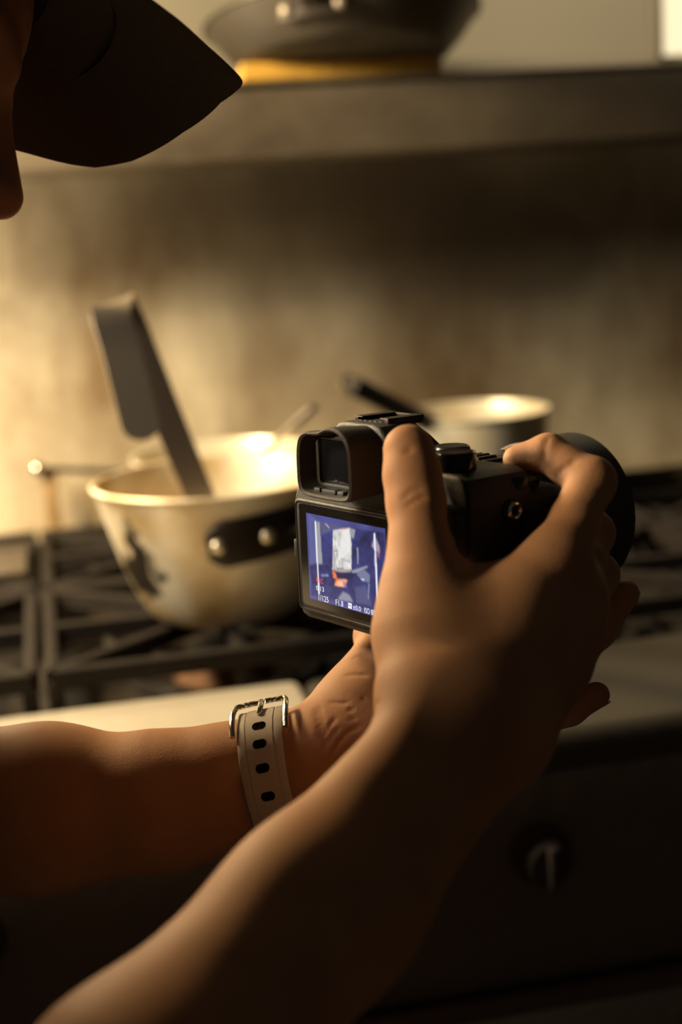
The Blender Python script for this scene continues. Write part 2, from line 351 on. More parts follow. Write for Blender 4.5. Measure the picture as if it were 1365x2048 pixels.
for kx in (-0.55, -0.10, 0.358, 0.80, 1.25, 1.7):
    bm = NB(); lathe(bm, [(0.026, 0.0), (0.026, 0.006), (0.021, 0.009), (0.020, 0.026), (0.017, 0.030), (0.0005, 0.030)], (kx-0.5, L_F+0.016-1.5, 0.80), (0, -1, 0), 24)
    box(bm, (kx-0.5, L_F-0.017-1.5, 0.80), (0.008, 0.01, 0.036), 0.002); obj('knob', bm, M_knob, stove)
GZ = 0.944
def ring(bm, c, r, sec, n=40, a0=0, a1=2*math.pi):
    full = a1-a0 > 6.28; m = n if full else n+1
    pts = [(c[0]+r*math.cos(a0+(a1-a0)*i/n), c[1]+r*math.sin(a0+(a1-a0)*i/n), c[2]) for i in range(m)]
    sweep(bm, pts, sec, closed=full)
BAR = [(-0.007, -0.012), (0.007, -0.012), (0.006, 0.004), (0.003, 0.006), (-0.003, 0.006), (-0.006, 0.004)]
def make_grate(cx, cy, label, w=0.346, d=0.31):
    g = empty('burner_grate', label, 'grate', (cx, cy, GZ), None, 'cast iron grates on the stove')
    bm = NB(); zt = -0.006
    for y in (-d/2, d/2): sweep(bm, [(-w/2, y, zt), (w/2, y, zt)], BAR)
    for x in (-w/2, w/2): sweep(bm, [(x, -d/2, zt), (x, d/2, zt)], BAR)
    obj('frame', bm, M_iron, g)
    for k in range(8):
        a = math.pi/4*k if k % 2 == 0 else math.atan2(d*(1 if k < 4 else -1), w*(1 if k in (1, 7) else -1)); ex = 1.0/max(abs(math.cos(a))/(w/2), abs(math.sin(a))/(d/2))
        bm = NB(); sweep(bm, [(math.cos(a)*q, math.sin(a)*q, zt) for q in (0.035, 0.06, ex)], BAR); obj('finger', bm, M_iron, g)
    bm = NB(); ring(bm, (0, 0, -0.022), 0.118, circ(0.006, 8)); obj('ring', bm, M_iron, g)
    for sx in (-1, 1):
        for sy in (-1, 1):
            bm = NB(); box(bm, (sx*(w/2-0.002), sy*(d/2-0.002), -0.041), (0.014, 0.014, 0.060), 0.003); obj('foot', bm, M_iron, g)
    bm = NB(); box(bm, (0.0, -(d/2-0.002), -0.041), (0.012, 0.014, 0.060), 0.003); obj('foot', bm, M_iron, g)
    return g
def make_burner(cx, cy):
    cx -= 0.5; cy -= 1.5; z = 0.872
    bm = NB(); lathe(bm, [(0.055, z), (0.05, z+0.012), (0.042, z+0.020), (0.012, z+0.022), (0.012, z+0.008), (0.0005, z+0.008)], (cx, cy, 0), n=32); b = obj('gas_burner', bm, M_rust, stove)
    bm = NB(); lathe(bm, [(0.042, z+0.0215), (0.040, z+0.030), (0.034, z+0.033), (0.0005, z+0.034)], (cx, cy, 0), n=32); obj('burner_cap', bm, M_iron, b)
    bm = NB(); ring(bm, (cx, cy, z+0.006), 0.095, circ(0.007, 8)); obj('burner_ring', bm, M_deck, b)
cols = [(-0.215, 'left of the pale saucepan'), (0.150, 'under the pale saucepan'), (0.515, 'hidden behind the held camera'), (0.880, 'at the right end of the stove')]
for i, (gx, where) in enumerate(cols):
    for gy, row in ((1.41, 'front'), (1.738, 'rear')):
        if row == 'rear': wh = ['behind the left front grate', 'under the pale pan with the thin handle', 'under the black handled pan', 'at the right end of the back row'][i]
        else: wh = where
        make_grate(gx, gy, 'black cast iron grate of the %s row, %s' % (row, wh))
        make_burner(gx, gy)

plate = empty('griddle_plate', 'flat grey steel plate lying across the rear grate at the left of the pale saucepan', 'plate', (-0.215, 1.69, GZ+0.0005))
bm = NB(); box(bm, (0, 0, 0.004), (0.34, 0.155, 0.008), 0.003); obj('slab', bm, M_shelf, plate)
bm = NB(); sweep(bm, [(-0.168, -0.075, 0.009), (0.168, -0.075, 0.009), (0.168, 0.075, 0.009), (-0.168, 0.075, 0.009)], circ(0.004, 8), closed=True); obj('rim', bm, M_shelf, plate)

# ------------------------------------------------------------------ saucepan in front
PX, PY = 0.1535, 1.385
BURNS = [((-0.0850, -0.0600, 0.074), 0.0145, (1.0, 1.0, 0.42)), ((-0.092, -0.040, 0.052), 0.020, (1.0, 1.0, 0.75)), ((-0.080, -0.048, 0.046), 0.011, (1.0, 1.0, 0.8))]
M_pot = pot_material()
pot = empty('saucepan', 'dented pale saucepan with burn marks and a riveted dark handle on the front grate', 'saucepan', (PX, PY, GZ+0.0005))
bm = NB(); RR, HH = 0.1215, 0.136
prof = [(0.0005, 0), (0.062, 0.0), (0.070, 0.002), (0.077, 0.008), (0.084, 0.020), (0.092, 0.038), (0.101, 0.062), (0.109, 0.088), (0.115, 0.110), (0.119, 0.126), (RR, 0.133), (RR+0.0025, 0.1345), (RR+0.003, 0.137), (RR+0.001, 0.139), (RR-0.002, 0.1385),
        (0.1155, 0.126), (0.1115, 0.110), (0.1055, 0.088), (0.0975, 0.062), (0.0885, 0.038), (0.080, 0.020), (0.070, 0.009), (0.055, 0.005), (0.0005, 0.005)]
lathe(bm, prof, n=96); obj('pot_body', bm, M_pot, pot)
# handle: plate riveted on the wall, blade leaving towards the photographer's right
ha = math.radians(-79)
def potp(a, r, z): return (r*math.cos(a), r*math.sin(a), z)
bm = NB()
plate = [potp(ha+d, 0.1165+0.0006, 0.091+0.010*(d-(-0.42))/0.84) for d in np.linspace(-0.42, 0.46, 15)]
sweep(bm, plate, rrect(0.006, 0.043, 0.0028, 3), scale=[0.55, 0.85]+[1.0]*11+[0.85, 0.55]); obj('handle_plate', bm, M_hand, pot)
bm = NB()
hpts = [potp(ha+0.36, 0.113, 0.099), potp(ha+0.36, 0.128, 0.101), potp(ha+0.38, 0.150, 0.109), potp(ha+0.39, 0.19, 0.118), potp(ha+0.39, 0.26, 0.130), potp(ha+0.39, 0.31, 0.136)]
sweep(bm, spline(hpts, 5), rrect(0.030, 0.010, 0.004, 3)); obj('handle', bm, M_hand, pot)
for d in (-0.33, 0.065):
    a = ha+d; zr = 0.0905+0.010*(d+0.42)/0.84
    bm = NB(); lathe(bm, [(0.0005, 0.0052), (0.003, 0.005), (0.0058, 0.0034), (0.0072, 0.001), (0.0074, -0.002)], potp(a, 0.1195, zr), (math.cos(a), math.sin(a), -0.25), 20)
    obj('rivet', bm, M_rivet, pot)

# ladle standing in the saucepan, with a flat hooked handle
lad = empty('ladle', 'steel ladle with a flat hooked handle standing in the pale saucepan', 'ladle', (PX-0.01, PY, GZ+0.012))
lo = np.array(lad.location)
topc = at(222, 606, 1.34)
foot_near = at(290, 885, 1.285); far_mid = at(398, 985, 1.365)
wv = at(258, 606, 1.35)-at(182, 628, 1.335); wv = wv/np.linalg.norm(wv)
fdir = far_mid-at(240, 606, 1.352); fdir /= np.linalg.norm(fdir)
p_far_top = at(240, 608, 1.352)
far_end = p_far_top+fdir*0.268
ndir = foot_near-at(222, 625, 1.325); ndir /= np.linalg.norm(ndir)
path = [far_end, p_far_top+fdir*0.20, p_far_top+fdir*0.10, p_far_top+fdir*0.028, at(245, 628, 1.353), at(234, 606, 1.345), at(224, 612, 1.331), at(222, 634, 1.322), at(222, 625, 1.325)+ndir*0.035, at(222, 625, 1.325)+ndir*0.07, foot_near-ndir*0.02]
sp = spline(path, 6); bm = NB(); rings = []
tot = len(sp)
for i, p in enumerate(sp):
    t = Vector(sp[min(i+1, tot-1)]-sp[max(i-1, 0)]).normalized(); wvv = Vector(wv); wvv = (wvv-t*wvv.dot(t)).normalized(); nn = t.cross(wvv)
    half = 0.0125 + (0.0180-0.0125)*min(1, i/20.0); th = 0.0011
    rings.append([bm.verts.new(Vector(p-lo)+wvv*a*half+nn*b*th) for a, b in ((-1, -1), (1, -1), (1, 1), (-1, 1))])
# rounded free end of the hook
wl = Vector(wv); wl = (wl-Vector(ndir)*wl.dot(Vector(ndir))).normalized(); nl = Vector(ndir).cross(wl)
for k in range(1, 7):
    a = math.radians(90*k/6.3); hw = 0.0180*math.cos(a); q = Vector(foot_near-ndir*0.02-lo)+Vector(ndir)*0.0180*math.sin(a)
    rings.append([bm.verts.new(q+wl*s*hw+nl*b*0.0011) for s, b in ((-1, -1), (1, -1), (1, 1), (-1, 1))])
for A, B in zip(rings, rings[1:]):
    for j in range(4): bm.faces.new((A[j], A[(j+1) % 4], B[(j+1) % 4], B[j]))
bm.faces.new(rings[0][::-1]); bm.faces.new(rings[-1]); obj('handle', bm, M_brushed, lad, angle=50)
bm = NB(); bc = far_end-lo+np.array((0.0, 0.0, 0.0)); bz = 0.002
lathe(bm, [(0.0005, 0), (0.018, 0.002), (0.030, 0.009), (0.037, 0.020), (0.040, 0.032), (0.0385, 0.032), (0.0355, 0.0205), (0.029, 0.0105), (0.017, 0.0035), (0.0005, 0.0015)], (bc[0]+0.030, bc[1]+0.015, bz), n=40)
obj('bowl', bm, M_brushed, lad)

# pan with thin handle behind, and dark-handled pan to its right
p2 = empty('saute_pan', 'shallow pale pan with a thin steel handle behind the front saucepan', 'pan', (0.205, 1.755, GZ+0.0005))
bm = NB(); pan_body(bm, 0.112, 0.088, 0.100, 0.003, 0.003); obj('pan_body', bm, M_pale, p2)
bm = NB(); e0 = at(538, 897, 1.72); e1 = at(628, 815, 1.66); b0 = np.array(p2.location)
sweep(bm, spline([e0-b0+(e0-e1)*0.25, e0-b0, e1-b0], 5), rrect(0.015, 0.006, 0.002, 3)); obj('handle', bm, M_brushed, p2)
p3 = empty('saucepan', 'pale saucepan with a thick black handle on the back row of grates', 'saucepan', (0.530, 1.752, GZ+0.0005))
bm = NB(); pan_body(bm, 0.098, 0.085, 0.124, 0.003, 0.003); obj('pan_body', bm, M_pale, p3)
bm = NB(); b0 = np.array(p3.location)
h0 = at(862, 850, 1.775); h1 = at(702, 769, 1.70)
sweep(bm, spline([h0-b0+(h0-h1)*0.12, h0-b0+(h1-h0)*0.15, h0-b0+(h1-h0)*0.6, h1-b0], 5), rrect(0.032, 0.022, 0.008, 3)); obj('handle', bm, plain('black_grip', (0.022, 0.018, 0.015), 0.45), p3)
bm = NB(); q = h1-b0; lathe(bm, [(0.006, -0.002), (0.010, -0.002), (0.010, 0.002), (0.006, 0.002), (0.006, -0.002)], tuple(q+(h1-h0)/np.linalg.norm(h1-h0)*0.006), (0.3, -1, 0.3), 20); obj('hanging_ring', bm, M_brushed, p3)

# gas rail with round end cap at the left of the back wall
gr = empty('gas_rail', 'thin steel rail with a shiny round end above the back ledge', 'rail', tuple(at(75, 938, 1.90)))
gl = np.array(gr.location); e2 = at(270, 945, 1.93)-gl
bm = NB(); sweep(bm, [(0, 0, 0), tuple(e2*0.5), tuple(e2)], circ(0.004, 10)); obj('rail_bar', bm, M_hand, gr)
bm = NB(); bmesh.ops.create_uvsphere(bm, u_segments=20, v_segments=12, radius=0.0095); obj('end_knob', bm, M_chrome, gr)
bm = NB(); zb = 0.931-gl[2]; box(bm, (0.014, 0.006, zb/2), (0.020, 0.006, abs(zb)), 0.002); obj('bracket', bm, M_rbr, gr)

# ------------------------------------------------------------------ the held camera
# pose of its rear display (solved from the photograph), camera space; local axes: X right, Y lens direction, Z up; origin = display's top left corner
KR = np.array([[0.60909902, 0.04205303, 0.79197849], [0.11884485, 0.98247825, -0.14357015], [-0.7841392, 0.181571, 0.59342876]])
KT = np.array([-0.0173100, 0.00032894, 0.70503])
ax, az, ay = wdir(KR[:, 0]), -wdir(KR[:, 1]), wdir(KR[:, 2]); ko = W(KT)
KM = Matrix(((ax[0], ay[0], az[0], ko[0]), (ax[1], ay[1], az[1], ko[1]), (ax[2], ay[2], az[2], ko[2]), (0, 0, 0, 1)))
kam = empty('camera', 'black mirrorless camera with a lit rear display held in two hands', 'camera', mtx=KM)
mm = 0.001
def kbox(bm, x0, x1, y0, y1, z0, z1, bev=1.0, seg=2):
    box(bm, ((x0+x1)/2*mm, (y0+y1)/2*mm, (z0+z1)/2*mm), ((x1-x0)*mm, (y1-y0)*mm, (z1-z0)*mm), bev*mm, seg)
def mmo(pts): return [(a*mm, b*mm) for a, b in pts]
# body: outline of the shell seen from the back
outl = mmo([(-13.5, -50), (-13.5, 4), (-12.5, 10), (-9, 15), (0, 19), (10, 21), (66, 21), (72, 27), (78, 29), (108, 29), (113, 27), (115.5, 21), (116, 8), (116, -46), (113, -53), (108, -55.5), (-8, -55.5), (-12, -54)])
bm = NB(); prism(bm, outl, 3.2*mm, 42*mm, 2.2*mm, 3); obj('body', bm, M_plastic, kam)
# grip with its sloping top
gout = mmo([(74, -55), (78, -54), (114, -54), (117.5, -48), (118, 4), (117, 14), (112, 18), (86, 20), (78, 18), (74, 8)])
bm = NB(); prism(bm, gout, 36*mm, 66*mm, 7*mm, 4); obj('grip', bm, M_rubber, kam)
bm = NB(); box(bm, (101*mm, 5*mm, 4*mm), (26*mm, 14*mm, 24*mm), 4*mm, 3); obj('thumb_rest', bm, M_rubber, kam)
# viewfinder hump
hump = mmo([(15, 16), (17, 34), (21, 42), (26, 46.5), (31, 47.5), (52, 47.5), (57, 46.5), (62, 41), (66, 33), (68, 16)])
bm = NB(); prism(bm, hump, 2*mm, 46*mm, 2.0*mm, 3)
for v in bm.verts:
    if v.co.y > 0.03: v.co.y -= max(0.0, (v.co.z-0.020))*0.78
obj('viewfinder_hump', bm, M_plastic, kam)
# hot shoe
bm = NB()
kbox(bm, 30, 54, 10, 32, 45.6, 46.2, 0.3); kbox(bm, 29.5, 32.2, 10, 32, 46.4, 49, 0.4); kbox(bm, 51.8, 54.5, 10, 32, 46.4, 49, 0.4)
kbox(bm, 29.5, 35.5, 10, 32, 48.8, 49.4, 0.3); kbox(bm, 48.5, 54.5, 10, 32, 48.8, 49.4, 0.3); kbox(bm, 30, 54, 30, 32.5, 46.4, 49.2, 0.3)
obj('hot_shoe', bm, M_hand, kam)
bm = NB()
for cxm in (34.5, 38.3, 42, 45.7, 49.5): kbox(bm, cxm-1.3, cxm+1.3, 9.2, 10.4, 46.4, 47.8, 0.2)
obj('contact', bm, M_satin, kam)
# eyecup: rubber frame with a raised, wavy top rim
def eyeo(g, yy):
    base = [(19, 17), (18.2, 26), (18.6, 35), (20.5, 41), (25, 44.2), (31, 44.6), (37, 45.3), (43, 47.4), (50, 47.6), (56, 45), (59.5, 40), (60.5, 33), (60.6, 24), (60, 17), (56, 13.8), (40, 13.2), (24, 13.8)]
    c = np.array((39.5, 30.0)); return [Vector(((c[0]+(x-c[0])*g)*mm, yy*mm, (c[1]+(z-c[1])*g)*mm)) for x, z in [tuple(p) for p in spline([(a, b) for a, b in base], 4, True)]]
bm = NB(); rr_ = []
for g, yy in ((0.93, 2.5), (0.97, -6), (1.0, -15), (0.985, -17.3), (0.94, -18.2), (0.885, -17.3), (0.86, -14.5), (0.80, -9.0), (0.74, -8.0)):
    rr_.append([bm.verts.new(p) for p in eyeo(g, yy)])
for A, B in zip(rr_, rr_[1:]):
    n = len(A)
    for i in range(n): bm.faces.new((A[i], A[(i+1) % n], B[(i+1) % n], B[i]))
bm.faces.new(rr_[-1]); eye = obj('eyecup', bm, M_rubber, kam)
bm = NB(); sweep(bm, [(x*mm, -9.2*mm, z*mm) for x, z in rrect(29, 23, 2.5, 3)], rrect(2.4*mm, 2.6*mm, 0.7*mm, 2), closed=True, up=(0, 1, 0))
bmesh.ops.translate(bm, verts=bm.verts, vec=(40*mm, 0, 30*mm)); obj('eyepiece_frame', bm, M_plastic, eye)
bm = NB(); kbox(bm, 27, 53, -9.0, -7.8, 20, 40, 0.4); obj('eyepiece_glass', bm, M_glass, eye)
bm = NB()
for x0, x1 in ((27, 32), (33.2, 44), (45.2, 50)): kbox(bm, x0, x1, -14.6, -8, 14.4, 17.8, 0.7)
obj('sensor_bar', bm, M_plastic, eye)
# monitor panel with lit display
mon_out = [(x, z) for x, z in rrect(76*mm, 57.5*mm, 3.2*mm, 4)]
bm = NB(); prism(bm, mon_out, 0.2*mm, 6*mm, 1.0*mm, 3); bmesh.ops.translate(bm, verts=bm.verts, vec=(27.8*mm, 0, -22.2*mm)); mon = obj('monitor', bm, M_plastic, kam)
bm = NB(); prism(bm, rrect(71*mm, 52*mm, 2.0*mm, 3), 0.05*mm, 0.6*mm, 0.12*mm, 1); bmesh.ops.translate(bm, verts=bm.verts, vec=(29.3*mm, 0, -21.6*mm)); obj('monitor_glass', bm, M_gloss, mon)
bm = NB(); sweep(bm, [(x*mm+27.8*mm, 0.3*mm, z*mm-22.2*mm) for x, z in rrect(73.4, 55, 3.0, 4)], circ(0.55*mm, 6), closed=True, up=(0, 1, 0)); obj('monitor_bezel', bm, M_satin, mon)
bm = NB(); kbox(bm, -12.8, -10.2, 0.6, 4, -24, -15, 0.6); obj('monitor_hinge', bm, M_plastic, mon)

# the picture shown on the display: a flat colour mesh (u right, v down in 0..1)
DW, DH = 0.062, 0.0437
_src = np.array([[612.4, 1026.7], [771.4, 1056.2], [777.7, 1241.9], [621, 1195.2]])
_A = []
for (u, v), (x, y) in zip(((0, 0), (1, 0), (1, 1), (0, 1)), _src):
    _A += [[u, v, 1, 0, 0, 0, -x*u, -x*v, -x], [0, 0, 0, u, v, 1, -y*u, -y*v, -y]]
_H = np.linalg.svd(np.array(_A))[2][-1].reshape(3, 3); _Hi = np.linalg.inv(_H)
def duv(cx_, cy_):
    """reading off an enlarged view of the display -> display coordinates"""
    q = _Hi @ np.array((560+cx_/5.25, 1000+cy_/5.25, 1)); return q[0]/q[2], q[1]/q[2]
NU, NV = 210, 150
U, V = np.meshgrid(np.linspace(0, 1, NU), np.linspace(0, 1, NV))
rs = np.random.RandomState(4)
def vnoise(nx, ny):
    g = rs.rand(ny+2, nx+2); x = U*nx; y = V*ny; i = np.minimum(x.astype(int), nx); j = np.minimum(y.astype(int), ny); fx = x-i; fy = y-j
    fx = fx*fx*(3-2*fx); fy = fy*fy*(3-2*fy)
    return (g[j, i]*(1-fx)+g[j, i+1]*fx)*(1-fy)+(g[j+1, i]*(1-fx)+g[j+1, i+1]*fx)*fy
IMG = np.zeros((NV, NU, 3)); BL = np.array((0.066, 0.07, 0.25)); IMG[:] = BL
def inside(poly):
    P = [duv(*p) for p in poly]; m = np.zeros(U.shape, bool); n = len(P)
    for i in range(n):
        (x0, y0), (x1, y1) = P[i], P[(i+1) % n]
        c = ((y0 > V) != (y1 > V)); xx = (x1-x0)*(V-y0)/(y1-y0+1e-12)+x0; m ^= c & (U < xx)
    return m
def blur(m, k=1):
    m = m.astype(float)
    for _ in range(k):
        p = np.pad(m, 1, 'edge'); m = (p[:-2, 1:-1]+p[2:, 1:-1]+p[1:-1, :-2]+p[1:-1, 2:]+2*p[1:-1, 1:-1])/6
    return m
def paint(poly, col, a=1.0, k=2, noise=None, namp=0.0):
    global IMG
    m = blur(inside(poly), k+2)[..., None]*a; c = np.ones(IMG.shape)*np.array(col)
    if noise is not None: c = c*(1-namp+namp*2*noise[..., None])
    IMG = IMG*(1-m)+c*m
n1, n2, n3 = vnoise(8, 6), vnoise(24, 18), vnoise(60, 10)
IMG *= (0.75+0.5*n1[..., None])
paint([(330, 235), (1100, 340), (1110, 1200), (420, 1010), (330, 990)], (0.026, 0.030, 0.135), 0.85, 3, n1*0.6+n2*0.4, 0.85)
paint([(300, 150), (420, 235), (415, 640), (320, 700)], (0.13, 0.14, 0.34), 0.7, 9)
paint([(385, 235), (415, 238), (445, 670), (405, 672)], (0.36, 0.36, 0.40), 0.9, 2)
paint([(420, 240), (580, 262), (700, 290), (580, 310), (430, 370)], (0.11, 0.115, 0.22), 0.8, 3)
paint([(465, 250), (485, 252), (522, 295), (510, 298)], (0.5, 0.5, 0.55), 0.8, 1)
paint([(310, 680), (560, 690), (540, 760), (320, 775)], (0.012, 0.016, 0.09), 0.8, 3, n2, 0.9)
paint([(330, 770), (560, 770), (560, 900), (340, 880)], (0.016, 0.018, 0.10), 0.7, 3, n2, 0.9)
paint([(430, 780), (505, 778), (515, 800), (440, 806)], (0.25, 0.27, 0.42), 0.5, 1, n2, 0.9)
# foil covered block
paint([(555, 318), (660, 300), (740, 292), (748, 480), (748, 735), (680, 735), (548, 725)], (0.64, 0.63, 0.62), 1.0, 2, 0.5*n2+0.5*n3, 0.45)
paint([(640, 330), (720, 300), (735, 520), (680, 600), (600, 640), (640, 480)], (0.85, 0.83, 0.80), 0.8, 2)
paint([(556, 530), (600, 520), (608, 540), (560, 548)], (0.28, 0.28, 0.36), 0.8, 1)
paint([(552, 560), (600, 560), (570, 700), (548, 720)], (0.35, 0.35, 0.42), 0.6, 2, n3, 0.8)
paint([(640, 610), (735, 640), (735, 660), (640, 630)], (0.40, 0.40, 0.46), 0.7, 1)
paint([(590, 712), (670, 712), (660, 728), (600, 730)], (0.12, 0.10, 0.16), 0.8, 1)
paint([(656, 296), (690, 292), (690, 306), (660, 308)], (0.85, 0.12, 0.08), 0.9, 1)
paint([(735, 300), (790, 308), (770, 410), (740, 380)], (0.40, 0.39, 0.42), 0.8, 2)
paint([(805, 500), (818, 500), (824, 672), (808, 672)], (0.30, 0.32, 0.46), 0.9, 1)
paint([(530, 722), (740, 735), (745, 755), (660, 762), (560, 745)], (0.50, 0.40, 0.36), 0.8, 2)
paint([(750, 740), (915, 690), (925, 706), (820, 760), (760, 770)], (0.36, 0.37, 0.46), 0.8, 2)
paint([(545, 765), (800, 772), (760, 830), (600, 820)], (0.012, 0.012, 0.07), 0.9, 3)
paint([(548, 740), (585, 768), (600, 830), (555, 815)], (0.95, 0.20, 0.06), 0.9, 2)
paint([(585, 820), (710, 838), (672, 915), (570, 895)], (0.95, 0.30, 0.12), 1.0, 2, n2, 0.4)
paint([(600, 850), (660, 850), (665, 905), (590, 890)], (0.98, 0.58, 0.36), 0.9, 3)
paint([(645, 835), (700, 900), (690, 922), (672, 900)], (0.20, 0.22, 0.75), 0.8, 1)
paint([(800, 775), (880, 730), (945, 790), (940, 870), (860, 850)], (0.22, 0.24, 0.36), 0.8, 4)
paint([(850, 826), (880, 830), (880, 845), (852, 842)], (0.8, 0.8, 0.8), 0.9, 1)
paint([(660, 960), (720, 990), (770, 1070), (690, 1060), (600, 1040)], (0.33, 0.34, 0.44), 0.8, 6)
paint([(780, 920), (900, 900), (960, 1110), (800, 1080)], (0.10, 0.11, 0.24), 0.7, 6)
paint([(925, 880), (940, 880), (932, 1040), (922, 1040)], (0.28, 0.32, 0.46), 0.8, 2)
paint([(960, 480), (995, 370), (1050, 490), (1050, 560), (1010, 540)], (0.42, 0.34, 0.46), 0.85, 3)
paint([(1015, 540), (1050, 540), (1045, 620), (1020, 590)], (0.40, 0.12, 0.22), 0.7, 3)
paint([(1040, 1080), (1135, 1040), (1130, 1240), (1050, 1225)], (0.18, 0.13, 0.34), 0.7, 5)
paint([(365, 228), (380, 228), (418, 985), (404, 980)], (0.92, 0.92, 0.95), 1.0, 1)
paint([(985, 345), (1000, 345), (1038, 1168), (1020, 1165)], (0.88, 0.90, 1.0), 1.0, 1)
paint([(990, 560), (1012, 560), (1016, 700), (994, 700)], (0.62, 0.74, 1.0), 0.5, 2)
co = np.stack([U*DW, np.full(U.shape, -0.00005), -V*DH], -1).reshape(-1, 3)
ii = np.arange(NU*NV).reshape(NV, NU)
quads = np.stack([ii[:-1, :-1], ii[1:, :-1], ii[1:, 1:], ii[:-1, 1:]], -1).reshape(-1, 4)
me = bpy.data.meshes.new('display'); me.from_pydata(co.tolist(), [], quads.tolist())
ca_ = me.color_attributes.new('picture', 'FLOAT_COLOR', 'POINT'); buf = np.ones((NU*NV, 4), np.float32); buf[:, :3] = IMG.reshape(-1, 3); ca_.data.foreach_set('color', buf.ravel())
m_disp, _nt, _b = newmat('display_picture'); _va = _nt.nodes.new('ShaderNodeVertexColor'); _va.layer_name = 'picture'
_b.inputs['Base Color'].default_value = (0.005, 0.005, 0.006, 1); _b.inputs['Roughness'].default_value = 0.25
_nt.links.new(_va.outputs['Color'], _b.inputs['Emission Color']); _b.inputs['Emission Strength'].default_value = 1.0
link('display', me, m_disp, mon)['label'] = 'lit blue display picture'
M_txt, M_red = emit('display_white', (0.9, 0.9, 0.95), 1.0), emit('display_red', (0.9, 0.05, 0.06), 1.0)
def text(s, x0, x1, yb, yt, mat, sq=1.0):
    """lettering between crop-pixel bounds; yb baseline, yt cap line at the left end"""
    u0, v0 = duv(x0, yb); u1, _ = duv(x1, yb+(x1-x0)*0.30); _, v1 = duv(x0, yt)
    cu = bpy.data.curves.new('lettering', 'FONT'); cu.body = s; cu.size = 1.0; o = bpy.data.objects.new('tmp', cu); COL.objects.link(o)
    dg = bpy.context.evaluated_depsgraph_get(); me = bpy.data.meshes.new_from_object(o.evaluated_get(dg)); bpy.data.objects.remove(o)
    c = np.zeros(len(me.vertices)*3); me.vertices.foreach_get('co', c); c = c.reshape(-1, 3); c -= (c[:, 0].min(), 0, 0)
    hgt = c[:, 1].max(); wid = c[:, 0].max()
    out = np.stack([(u0+c[:, 0]/wid*(u1-u0))*DW, np.full(len(c), -0.00012), -(v0-c[:, 1]/hgt*(v0-v1))*DH], -1)
    me.vertices.foreach_set('co', out.ravel()); me.materials.clear(); me.name = 'lettering'
    return link('lettering', me, mat, mon, smooth=False)
text('REC', 384, 455, 858, 812, M_red); text('0:13', 384, 464, 938, 892, M_txt); text('1/125', 410, 511, 1044, 986, M_txt)
text('F1.8', 586, 664, 1095, 1038, M_txt); text('\u00b10.0', 766, 849, 1146, 1096, M_txt); text('ISO 800', 886, 1016, 1184, 1128, M_txt); text('1', 1092, 1106, 1226, 1180, M_txt)
bm = NB(); q4 = [duv(*p) for p in ((713, 1074), (752, 1086), (752, 1143), (713, 1131))]
bm.faces.new([bm.verts.new((u*DW, -0.00010, -v*DH)) for u, v in q4]); obj('lettering', bm, M_txt, mon, smooth=False)
text('M', 719, 741, 1118, 1092, emit('display_blue', (0.09, 0.09, 0.30), 1.0))
# top plate controls
def kdial(name, x, y, z, r, h, mat, knurl=True):
    bm = NB(); n = 72; R0 = []
    for (rad, hh) in ((r*0.98, 0), (r, 0.6), (r, h-1.4), (r*0.96, h-0.5), (r*0.88, h), (0.05, h+0.15)):
        ring_ = []
        for i in range(n):
            k = 1+(0.02 if (knurl and i % 2 and rad > r*0.97) else 0); a = 2*math.pi*i/n
            ring_.append(bm.verts.new(((x+rad*k*math.cos(a))*mm, (y+rad*k*math.sin(a))*mm, (z+hh)*mm)))
        R0.append(ring_)
    for A, B in zip(R0, R0[1:]):
        for i in range(n): bm.faces.new((A[i], A[(i+1) % n], B[(i+1) % n], B[i]))
    return obj(name, bm, mat, kam, angle=25)
kdial('mode_dial', 78, 28, 28.5, 8.5, 8.5, M_satin); kdial('exposure_dial', 96, 14, 28.5, 9.5, 9.0, M_gloss, False)
bm = NB(); kbox(bm, 76, 114, 33, 50, 18, 25, 2.5, 3); obj('top_plate', bm, M_gloss, kam)
kdial('control_dial', 112, 36, 20, 5.5, 5, M_satin)
bm = NB(); lathe(bm, [(8.2*mm, 0), (8.2*mm, 3*mm), (6.2*mm, 3.4*mm), (6*mm, 5.2*mm), (4*mm, 5.7*mm), (0.05*mm, 5.9*mm)], (96*mm, 54*mm, 18.5*mm), (0, 0.25, 1), 28); obj('shutter_button', bm, M_chrome, kam)
bm = NB(); lathe(bm, [(5*mm, -3*mm), (5*mm, 0.8*mm), (4*mm, 1.8*mm), (2.2*mm, 2.0*mm), (0.05*mm, 2.0*mm)], (116*mm, 28*mm, 11*mm), (1, 0, 0.1), 24); lug = obj('strap_lug', bm, M_gloss, kam)
bm = NB(); pts = [(118.5*mm, 28*mm+3.2*mm*math.cos(a), 11*mm+3.2*mm*math.sin(a)) for a in np.linspace(0, 2*math.pi, 20, endpoint=False)]
sweep(bm, pts, circ(0.9*mm, 8), closed=True, up=(1, 0, 0)); obj('lug_ring', bm, M_chrome, lug)
bm = NB(); lathe(bm, [(3.2*mm, 0), (3.2*mm, 1.6*mm), (0.05*mm, 2*mm)], (-12*mm, 20*mm, 10*mm), (-1, 0, 0.35), 16); obj('strap_lug', bm, M_chrome, kam)
for x, z, r in ((82, 4, 3.0), (72, 12, 3.2)):
    bm = NB(); lathe(bm, [(r*mm, 0), (r*mm, 1.0*mm), (r*0.8*mm, 1.5*mm), (0.05*mm, 1.6*mm)], (x*mm, 3.4*mm, z*mm), (0, -1, 0), 20); obj('button', bm, M_plastic, kam)
